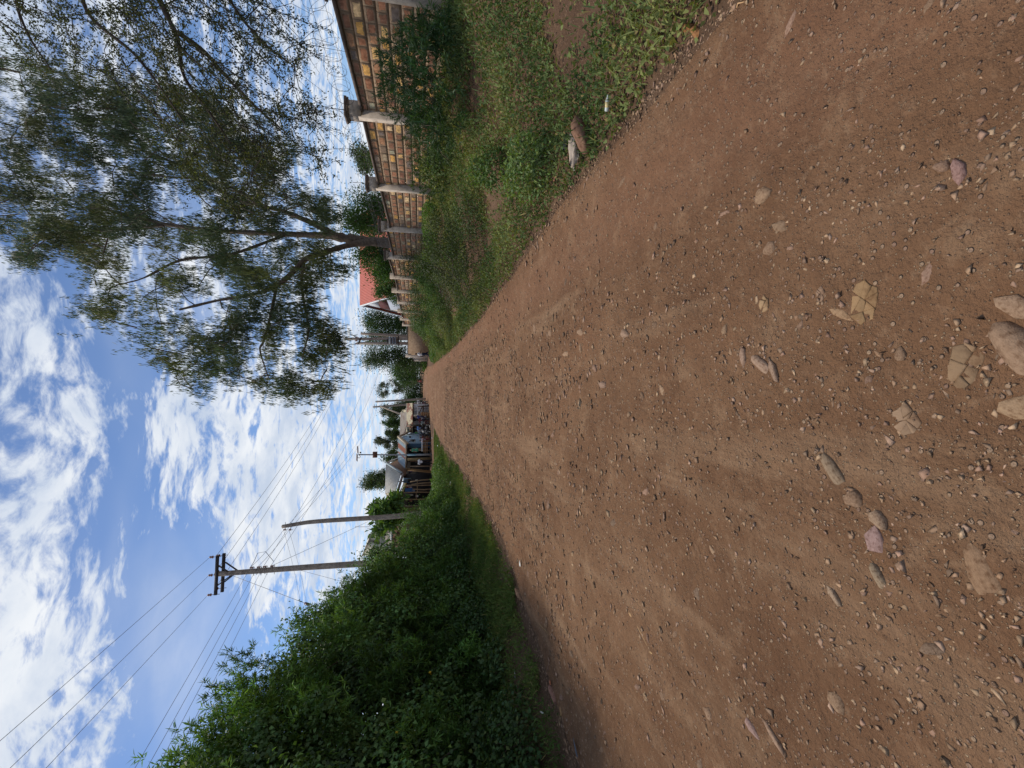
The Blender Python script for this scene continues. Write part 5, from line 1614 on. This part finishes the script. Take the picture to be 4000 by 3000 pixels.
m = MB(); m.prism([at(1519, 2056, 28), at(1519, 2116, 28), at(1523, 2116, 28), at(1525, 2056, 28)], (0, .1, 0), (.80, .74, .68)); m.build('top_rail', M_paint, sg)
m = MB(); m.prism([at(1526, 2056, 28), at(1524, 2114, 28), at(1532, 2114, 28), at(1538, 2056, 28)], (0, .05, 0), (.62, .66, .62)); m.build('board', M_paint, sg)
for i in range(13):
    Y = 2060 + i * 4.1; c_ = [(.45, .08, .06), (.05, .20, .10), (.06, .08, .20)][i % 3]
    m = MB(); rbox(m, 1528.5 - .1 * i * .2, 1532 + (i % 3), Y, Y + 2.4, 27.97, .02, c_); m.build('lettering', M_paint, sg)
s6 = thing('house', 'cream gabled house rising behind the hedge near the tall power pole', 'house', G(1640, 2150, 33))
m = MB(); m.prism([at(1444, 2108, 31), at(1414, 2172, 31), (at(1414, 2172, 31)[0], at(1414, 2172, 31)[1], .2), (at(1480, 2119, 31)[0], at(1480, 2119, 31)[1], .2), at(1482, 2117, 31)], (0, 3, 0), (.60, .58, .47)); m.build('wall', M_paint, s6)
m = MB(); m.sheet(at(1440, 2085, 33), at(1440, 2112, 31), at(1484, 2121, 30.8), at(1484, 2090, 32.5), 8, .02, thick=.05); m.build('roof', M_tin_brown, s6)
m = MB(); m.prism([at(1441, 2106, 30.9), at(1412, 2174, 30.9), at(1416, 2174, 30.9), at(1445, 2106, 30.9)], (0, .3, 0), (.35, .30, .24)); m.build('barge_board', M_paint, s6)
t = thing('antenna', 'thin television antenna on the roof behind the leaning pole', 'antenna', at(1445, 2056, 31))
MB().tube([at(1450, 2058, 31), at(1388, 2058, 31)], .015, 5).build('mast', M_steel, t)
MB().tube([at(1390, 2054, 31), at(1390, 2062, 31)], .012, 5).build('rod', M_steel, t)


# ------------------------------------------------------------------ people
BASEJ = dict(pel=(0, 0, .93), bel=(0, 0, 1.08), che=(0, 0, 1.28), nb=(0, 0, 1.44), ne=(0, .01, 1.50), h1=(0, .03, 1.56), h2=(0, .02, 1.635), h3=(0, .0, 1.695), no=(0, .125, 1.61),
             sL=(-.17, 0, 1.40), eL=(-.24, -.02, 1.13), wL=(-.25, .06, .89), pL=(-.25, .09, .82), sR=(.17, 0, 1.40), eR=(.24, -.02, 1.13), wR=(.25, .06, .89), pR=(.25, .09, .82),
             hL=(-.09, 0, .90), kL=(-.10, .02, .49), aL=(-.10, -.02, .09), tL=(-.11, .13, .035), hR=(.09, 0, .90), kR=(.10, .02, .49), aR=(.10, -.02, .09), tR=(.11, .13, .035))
RAD = dict(pel=.115, bel=.108, che=.125, nb=.065, ne=.052, h1=.072, h2=.092, h3=.07, no=.016, sL=.062, eL=.042, wL=.028, pL=.032, sR=.062, eR=.042, wR=.028, pR=.032,
           hL=.088, kL=.056, aL=.038, tL=.034, hR=.088, kR=.056, aR=.038, tR=.034)
EDG = [('pel', 'bel'), ('bel', 'che'), ('che', 'nb'), ('nb', 'ne'), ('ne', 'h1'), ('h1', 'h2'), ('h2', 'h3'), ('h2', 'no'), ('che', 'sL'), ('sL', 'eL'), ('eL', 'wL'), ('wL', 'pL'), ('che', 'sR'), ('sR', 'eR'), ('eR', 'wR'), ('wR', 'pR'),
       ('pel', 'hL'), ('hL', 'kL'), ('kL', 'aL'), ('aL', 'tL'), ('pel', 'hR'), ('hR', 'kR'), ('kR', 'aR'), ('aR', 'tR')]
POSE = {
    'stand': {}, 'back': dict(kL=(-.13, .01, .49), aL=(-.17, -.02, .09), tL=(-.20, .12, .035), kR=(.13, .01, .49), aR=(.15, -.02, .09), tR=(.18, .12, .035), eL=(-.27, -.03, 1.15), wL=(-.16, .10, 1.02), pL=(-.11, .14, 1.0), eR=(.27, -.03, 1.15), wR=(.16, .10, 1.02), pR=(.11, .14, 1.0)),
    'walk': dict(kL=(-.09, .20, .52), aL=(-.09, .26, .12), tL=(-.09, .40, .06), kR=(.09, -.05, .50), aR=(.09, -.30, .16), tR=(.10, -.22, .04), eR=(.22, .12, 1.17), wR=(.18, .36, 1.12), pR=(.17, .43, 1.12), eL=(-.23, -.13, 1.15), wL=(-.22, -.20, .92), pL=(-.22, -.20, .84)),
    'sit': dict(kL=(-.14, .42, .95), aL=(-.14, .44, .53), tL=(-.15, .60, .48), kR=(.14, .42, .95), aR=(.14, .44, .53), tR=(.15, .60, .48), eL=(-.22, .10, 1.16), wL=(-.12, .32, 1.05), pL=(-.10, .39, 1.04), eR=(.22, .10, 1.16), wR=(.12, .32, 1.05), pR=(.10, .39, 1.04)),
}


def skinned(name, keys, edges, J, grow_, m, parent, extra=()):
    keys = list(keys)
    pts = [J[k_] for k_ in keys]; rad = [RAD[k_] + grow_ for k_ in keys]
    es = [(keys.index(a), keys.index(b)) for a, b in edges if a in keys and b in keys]
    for (a, p, r_) in extra:
        pts.append(p); rad.append(r_); es.append((keys.index(a) if isinstance(a, str) else len(keys) + a, len(pts) - 1))
    me = bpy.data.meshes.new(name)
    me.from_pydata(pts, es, [])
    me.materials.append(m)
    o = bpy.data.objects.new(name, me); COL.objects.link(o); o.parent = parent
    md = o.modifiers.new('Skin', 'SKIN'); md.use_smooth_shade = True
    o.modifiers.new('Subdivision', 'SUBSURF').levels = 1
    for i, r_ in enumerate(rad):
        me.skin_vertices[0].data[i].radius = (r_, r_)
        me.skin_vertices[0].data[i].use_root = i == 0
    return o


CM = {}
def cm_(c):
    if c not in CM: CM[c] = mat('dyed_cloth', c, .15, 9, .95, .2)
    return CM[c]


SK = mat('brown_skin', (.060, .034, .023), .1, 10, .5, 0)
HAIR = mat('black_hair', (.010, .009, .008), .1, 20, .8, 0)


def person(label, X, Y, d, pose, rz, top, bottom, hgt=1.7, dress=False, z=None, group=None, skin=SK, hat=None):
    p = G(X, Y, d) if z is None else at(X, Y, d)
    if z is not None: p[2] = z
    t = thing('person', label, 'person', p, group, rz, local=True)
    s = hgt / 1.77; t.scale = (s, s, s)
    J = dict(BASEJ); J.update(POSE[pose])
    ex = []
    for sd_, w_ in (('L', -1), ('R', 1)):
        P_ = np.array(J['p' + sd_]); Wd = np.array(J['w' + sd_]); a = unit(P_ - Wd)
        side = unit(np.cross(a, (0, 1, .3)))
        for k_, (o_, ln) in enumerate(((-.028, .062), (-.010, .075), (.010, .072), (.027, .058))):
            b0 = P_ + side * o_ + a * .015; ex.append(('p' + sd_, tuple(b0), .011)); n0 = len(ex) - 1
            ex.append((n0, tuple(b0 + a * ln + np.array((0, .012, -.01))), .008))
        ex.append(('w' + sd_, tuple(Wd + a * .03 + np.array((-w_ * .02, .03, 0))), .012)); n0 = len(ex) - 1
        ex.append((n0, tuple(Wd + a * .07 + np.array((-w_ * .035, .05, 0))), .009))
    skinned('body', BASEJ.keys(), EDG, J, 0, skin, t, ex)
    if hat: skinned('headscarf', ('h1', 'h2', 'h3'), EDG, {**J, 'h2': tuple(np.array(J['h2']) - (0, .02, 0)), 'h1': tuple(np.array(J['h1']) - (0, .03, 0))}, .018, cm_(hat), t)
    else: skinned('hair', ('h2', 'h3'), EDG, {**J, 'h2': tuple(np.array(J['h2']) + (0, -.03, .02)), 'h3': tuple(np.array(J['h3']) + (0, -.01, .005))}, .012, HAIR, t)
    skinned('shirt', ('che', 'bel', 'pel', 'nb', 'sL', 'eL', 'sR', 'eR'), [e_ for e_ in EDG], {**J, 'eL': tuple(np.array(J['sL']) * .25 + np.array(J['eL']) * .75), 'eR': tuple(np.array(J['sR']) * .25 + np.array(J['eR']) * .75)}, .022, cm_(top), t)
    if dress:
        mb = MB(); mb.tube([(0, 0, 1.02), (0, .03, .75), (0, .03, .50)], (.16, .23, .27), 14, tuple(bottom)); mb.build('skirt', M_cloth, t)
    else:
        skinned('trousers', ('pel', 'hL', 'kL', 'aL', 'hR', 'kR', 'aR'), EDG, J, .020, cm_(bottom), t)
    if pose != 'stand' or True:
        for sd_ in 'LR':
            a, b = J['a' + sd_], J['t' + sd_]
            MB().tube([np.array(a) - (0, .04, .055), (np.array(a) + np.array(b)) / 2 - (0, 0, .01), np.array(b) + (0, .02, -.004)], (.042, .046, .032), 8).build('shoe', M_rub, t)
    return t


W_ = (.72, .73, .76); BK = (.016, .016, .020); NV = (.020, .026, .055)
person('man in a white T-shirt and dark trousers walking past the rubble wall', 1667, 1384, 44.5, 'walk', math.radians(-75), W_, NV, 1.74)
person('man in a white shirt seen from behind on the grass by the shops', 1685, 1803, 45.8, 'back', math.radians(12), W_, BK, 1.72)
person('standing person in a maroon top beside the plank crates', 1668, 1642, 55, 'stand', math.radians(200), (.12, .035, .04), BK, 1.65)
person('standing person in a pale grey shirt behind the ridden motorbike', 1668, 1684, 52.5, 'stand', math.radians(140), (.42, .44, .46), BK, 1.7)
person('far walker in a red dress at the road end', 1653.5, 1488, 104, 'walk', math.radians(175), (.40, .035, .06), (.40, .035, .06), 1.65, dress=True)
person('far walker in dark clothes beside the one in red', 1653.5, 1481, 104.5, 'walk', math.radians(178), (.35, .36, .38), BK, 1.72)
md_ = person('shop dummy in a green patterned blouse and skirt standing on the blue shop counter', 1648, 1757, 48.9, 'stand', math.radians(190), (.10, .32, .20), (.08, .30, .18), 1.28, dress=True, z=float(at(1647.5, 1757, 48.9)[2]), skin=mat('beige_plastic', (.45, .33, .22), .05, 5, .5, 0))
md_.name = 'mannequin'; md_['category'] = 'mannequin'


# ------------------------------------------------------------------ motorbikes, stools
def motorbike(label, X, Y, d, rz, tank, group='motorbikes parked by the shops'):
    p = G(X, Y, d)
    t = thing('motorbike', label, 'motorbike', p, group, rz, local=True)
    for yy in (-.62, .62):
        w_ = MB(); a = np.linspace(0, 2 * math.pi, 25)
        w_.tube([(0, yy + .27 * math.cos(q), .31 + .27 * math.sin(q)) for q in a], .045, 8, cap=False); wh = w_.build('wheel', M_rub, t)
        h_ = MB(); h_.tube([(0, yy + .20 * math.cos(q), .31 + .20 * math.sin(q)) for q in a], .014, 6, cap=False)
        for q in a[:-1:3]: h_.tube([(0, yy, .31), (0, yy + .2 * math.cos(q), .31 + .2 * math.sin(q))], .006, 4, cap=False)
        h_.tube([(-.06, yy, .31), (.06, yy, .31)], .04, 8); h_.build('rim', M_steel, wh)
    f_ = MB(); f_.tube([(0, .42, .85), (0, .30, .62), (0, .12, .36), (0, -.25, .36), (0, -.30, .66)], .026, 6)
    f_.tube([(0, .38, .80), (0, 0, .70), (0, -.62, .72)], .024, 6); f_.tube([(.08, -.25, .42), (.08, -.62, .31)], .02, 6)
    f_.build('frame', M_iron, t)
    for sx in (-.07, .07): MB().tube([(sx, .42, .95), (sx, .50, .66), (sx, .62, .31)], .020, 6).build('fork', M_steel, t)
    MB().tube([(0, -.02, .76), (0, .08, .81), (0, .22, .83), (0, .33, .80)], (.08, .12), 10, tank).build('tank', M_plast, t)
    MB().tube([(0, -.05, .80), (0, -.30, .79), (0, -.62, .83), (0, -.72, .83)], (.10, .11), 8).build('seat', M_rub, t)
    e_ = MB(); e_.box((0, .08, .45), (.22, .32, .28), 0); e_.tube([(.13, .1, .36), (.15, -.2, .28), (.15, -.75, .36)], .035, 8); e_.build('engine', M_steel, t)
    MB().tube([(-.36, .28, 1.02), (-.2, .40, 1.0), (0, .42, .96), (.2, .40, 1.0), (.36, .28, 1.02)], .014, 6).build('handlebar', M_iron, t)
    MB().tube([(0, .46, .86), (0, .54, .86)], (.05, .09), 10, (.8, .8, .8)).build('headlight', M_plast, t)
    m = MB(); m.tube([(0, .62 + .33 * math.cos(q), .31 + .33 * math.sin(q)) for q in np.linspace(.4, 2.4, 9)], .05, 6, tank); m.build('mudguard', M_plast, t)
    return t


m1 = motorbike('motorbike with a yellow can behind the seat, at the edge of the road', 1671, 1628, 56, math.radians(160), (.05, .06, .25))
m2 = motorbike('black motorbike in front of the green panel of the blue shop', 1673, 1692, 50, math.radians(205), (.03, .03, .04))
m3 = motorbike('motorbike standing close to the first far pole', 1666, 1571, 64, math.radians(170), (.25, .04, .04))
m4 = motorbike('motorbike ridden by the youth in light blue', 1675, 1672, 52, math.radians(150), (.04, .04, .04))
c_ = at(1637, 1629, 56)
t = thing('jerrycan', 'yellow jerrycan standing on the plank stack by the motorbike', 'jerrycan', c_ - (0, 0, .25))
MB().box(c_, (.24, .30, .36), .3, (.75, .50, .06), jit=.01).build('body', M_plast, t)
MB().tube([c_ + (-.08, 0, .18), c_ + (-.06, 0, .25), c_ + (.06, 0, .25), c_ + (.08, 0, .18)], .018, 6, (.75, .50, .06)).build('handle', M_plast, t)
t = thing('crate_stack', 'stack of plank crates behind the road edge motorbike', 'crates', G(1668, 1636, 56.6))
for k_ in range(4):
    z_ = float(G(1668, 1636, 56.6)[2]); zt = c_[2] - .2
    MB().box((c_[0], c_[1] + .2, z_ + (zt - z_) * (k_ + .5) / 4), (1.1, .6, (zt - z_) / 4 - .03), 0, (1.2, 1, .8)).build('crate', M_wood, t)
sb_ = .93 * (1 / 1.77) * 1.7
def sitter(label, X, Y, d, rz, top, bottom, zs, hat=None, hgt=1.7):
    """seated figure: zs is the height of the seat over the ground"""
    g_ = G(X, Y, d); s = hgt / 1.77
    return person(label, X, Y, d, 'sit', rz, top, bottom, hgt, z=float(g_[2] + zs - .82 * s), hat=hat)


def stool(label, X, Y, d, hgt=.42, w_=.4):
    g_ = G(X, Y, d)
    t = thing('stool', label, 'stool', g_)
    MB().box(g_ + (0, 0, hgt - .03), (w_, w_, .05), .3, (.9, .7, .5)).build('seat', M_wood, t)
    for a in (-1, 1):
        for b in (-1, 1): MB().tube([g_ + (a * w_ * .38, b * w_ * .38, 0), g_ + (a * w_ * .34, b * w_ * .34, hgt - .05)], .025, 5, (.8, .65, .5)).build('leg', M_wood, t)


sitter('youth in a light blue shirt astride a motorbike by the porch', 1675, 1672, 52, math.radians(150), (.16, .30, .60), BK, .85)
sitter('rider in a dark blue shirt on the motorbike by the road edge', 1671, 1628, 56, math.radians(160), (.05, .07, .25), NV, .85)
sitter('rider in white on the motorbike close to the first far pole', 1666, 1571, 64, math.radians(170), (.62, .62, .60), BK, .85)
stool('wooden stool under the person in grey', 1672, 1652, 53); sitter('seated person in a grey top between the two motorbikes', 1672, 1652, 53, math.radians(200), (.22, .26, .25), (.10, .04, .04), .42, (.10, .03, .04))
stool('wooden stool under the person in dark blue', 1671, 1699, 50.2); sitter('seated person in dark blue in front of the shop gable', 1671, 1699, 50.2, math.radians(160), (.03, .035, .06), BK, .42)
stool('wooden stool under the person in maroon', 1671, 1709, 49.8); sitter('seated person with a maroon headscarf beside the shop window', 1671, 1709, 49.8, math.radians(170), (.16, .06, .05), (.22, .13, .08), .42, (.20, .05, .06))
stool('wooden stool under the person in pink and white', 1671, 1720, 49.2); sitter('seated person in a pink and white top at the counter end', 1671, 1720, 49.2, math.radians(190), (.62, .40, .42), (.20, .05, .05), .42)

# ------------------------------------------------------------------ litter and small things on the ground
def crumple(name, label, X, Y, size, col, cat, flat=.5, seed=0, zoff=.0, smooth=False, matl=None):
    p = gp(X, Y); rg = np.random.default_rng(seed)
    v, f = rock_mesh(flat, seed + 100, 3, 10)
    v = v * (1 + rg.normal(0, .10, (len(v), 1))); v[:, 2] = v[:, 2] - v[:, 2].min() * .7
    v = v * np.array(size) * .5
    o = MB().add(v, f, col).build(name, matl or M_plast)
    o.location = (p[0], p[1], p[2] + zoff); o.rotation_euler = (0, 0, rg.uniform(0, 6))
    return tag(o, label, cat)


crumple('plastic_bag', 'crumpled white and brown plastic bag against the reddish boulder on the right bank', 2262, 592, (.40, .24, .20), (.44, .36, .28), 'bag', .6, 3, .02)
crumple('plastic_bag', 'small black plastic bag behind the crumpled white one', 2228, 566, (.18, .14, .12), (.012, .012, .015), 'bag', .6, 4, .02)
crumple('paper_scrap', 'small white paper scrap at the road edge left of the crumpled bag', 2250, 655, (.08, .04, .03), (.55, .54, .50), 'paper', .4, 5, .01)
crumple('plastic_bag', 'white plastic bag on the grass between road and bright bush', 1766, 1884, (.50, .28, .22), (.70, .70, .68), 'bag', .5, 6, .03)
crumple('paper_scrap', 'white scrap on the grass before the man in white', 1724, 1820, (.22, .16, .12), (.72, .72, .70), 'paper', .5, 7, .03)
crumple('paper_scrap', 'pale scrap in the grass in front of the counter', 1712, 1740, (.25, .18, .12), (.68, .68, .66), 'paper', .5, 8, .03)
crumple('plastic_bag', 'black and white bag on the bare soil before the seated group', 1691, 1711, (.45, .3, .22), (.45, .44, .43), 'bag', .5, 9, .03)
crumple('paper_scrap', 'white litter heap beside the road edge motorbike', 1681, 1665, (.5, .35, .2), (.70, .68, .62), 'litter', .5, 10, .03)
crumple('paper_scrap', 'white paper crumb at the left road edge below the bushes', 2038, 2200, (.12, .07, .05), (.72, .72, .66), 'paper', .4, 11, .02)
crumple('paper_scrap', 'flat white bone like scrap in the left grass', 2136, 2780, (.20, .035, .03), (.72, .70, .62), 'scrap', .5, 12, .05)
crumple('paper_scrap', 'grey plastic strip in the left grass nearest the hedge', 2027, 2632, (.12, .035, .02), (.55, .56, .55), 'scrap', .4, 13, .06)
crumple('paper_scrap', 'orange brown wrapper among gravel at the left road edge', 2160, 2664, (.09, .06, .03), (.50, .17, .08), 'wrapper', .5, 14, .03)
crumple('paper_scrap', 'torn pale paper pressed into the left of the road', 2432, 2590, (.16, .06, .015), (.62, .54, .44), 'paper', .3, 15, .0)
crumple('paper_scrap', 'second torn pale paper pressed into the road nearer the left edge', 2475, 2845, (.10, .06, .015), (.62, .54, .42), 'paper', .3, 16, .0)
crumple('plastic_scrap', 'black and white plastic scrap at the lower left road edge', 2262, 2925, (.20, .05, .04), (.10, .11, .13), 'scrap', .5, 17, .03)
crumple('leaf', 'yellow fallen leaf on the red dust at the right', 2868, 168, (.035, .03, .008), (.48, .46, .05), 'leaf', .3, 18, .01)
crumple('paper_scrap', 'white rag in the weeds at the far tip of the right verge', 1702, 1262, (.35, .22, .15), (.60, .60, .58), 'rag', .5, 19, .08)
p = gp(2405, 408)
t = thing('bottle', 'clear plastic bottle with a yellow label lying in the weeds of the right bank', 'bottle', p)
ax = unit(np.array((.8, -.5, .12)))
q = [p + (0, 0, .07) + ax * s * .55 for s in (-.10, -.09, .035, .065, .085, .105)]
MB().tube(q, np.array((.018, .028, .028, .016, .011, .011)) * .6, 12, (.50, .55, .54)).build('body', M_plast, t)
MB().tube([p + (0, 0, .07) + ax * s * .55 for s in (-.05, .02)], .0175, 12, (.62, .50, .25)).build('label', M_plast, t)
for (a, b, r_, lab, cc) in (((2468, 2393), (2544, 2534), .012, 'long split stick lying on the left of the road', (1.6, 1.4, 1.1)), ((2550, 2545), (2598, 2610), .010, 'shorter stick in line with the long split one', (1.4, 1.3, 1.0)),
                            ((3920, 830), (3990, 800), .006, 'curved pale twig at the bottom right of the road', (1.6, 1.4, 1.1)), ((2885, 30), (2925, 5), .005, 'pale twig at the foot of the bank near the right edge', (1.8, 1.6, 1.3)),
                            ((2085, 2420), (2150, 2480), .005, 'thin curled pale stem at the left road edge', (1.5, 1.4, 1.0))):
    p, q = gp(*a), gp(*b); mm = (p + q) / 2 + np.array((.02, .02, .012))
    p[2] += r_; q[2] += r_
    tag(MB().tube([p, mm, q], (r_, r_ * .5), 6, cc).build('stick', M_wood, None, p), lab, 'stick')
# loose rubble on the right bank
for i, (X, Y, s_, lab) in enumerate(((1965, 75, .09, 'pink brick piece in the weeds by the right edge'), (2120, 640, .07, 'orange brick bit in the bare patch of the bank'), (2170, 700, .10, 'brown brick bit near the crumpled bag'), (2090, 560, .08, 'pale stick like brick sliver on the bare bank'),
                                     (1990, 590, .08, 'tan stone on the upper bank under the creeper'), (2300, 700, .08, 'reddish stone at the edge of the road below the bag'), (2560, 330, .05, 'small pink stone on the right road edge'), (2770, 210, .05, 'small rose stone on the red dust strip'))):
    p = gp(X, Y)
    tag(rock_obj('stone', i + 3, (s_, s_ * .6, s_ * .5), ((.42, .22, .15) if 'brick' in lab else (.40, .27, .20)), p + (0, 0, .01), i), lab, 'stone')
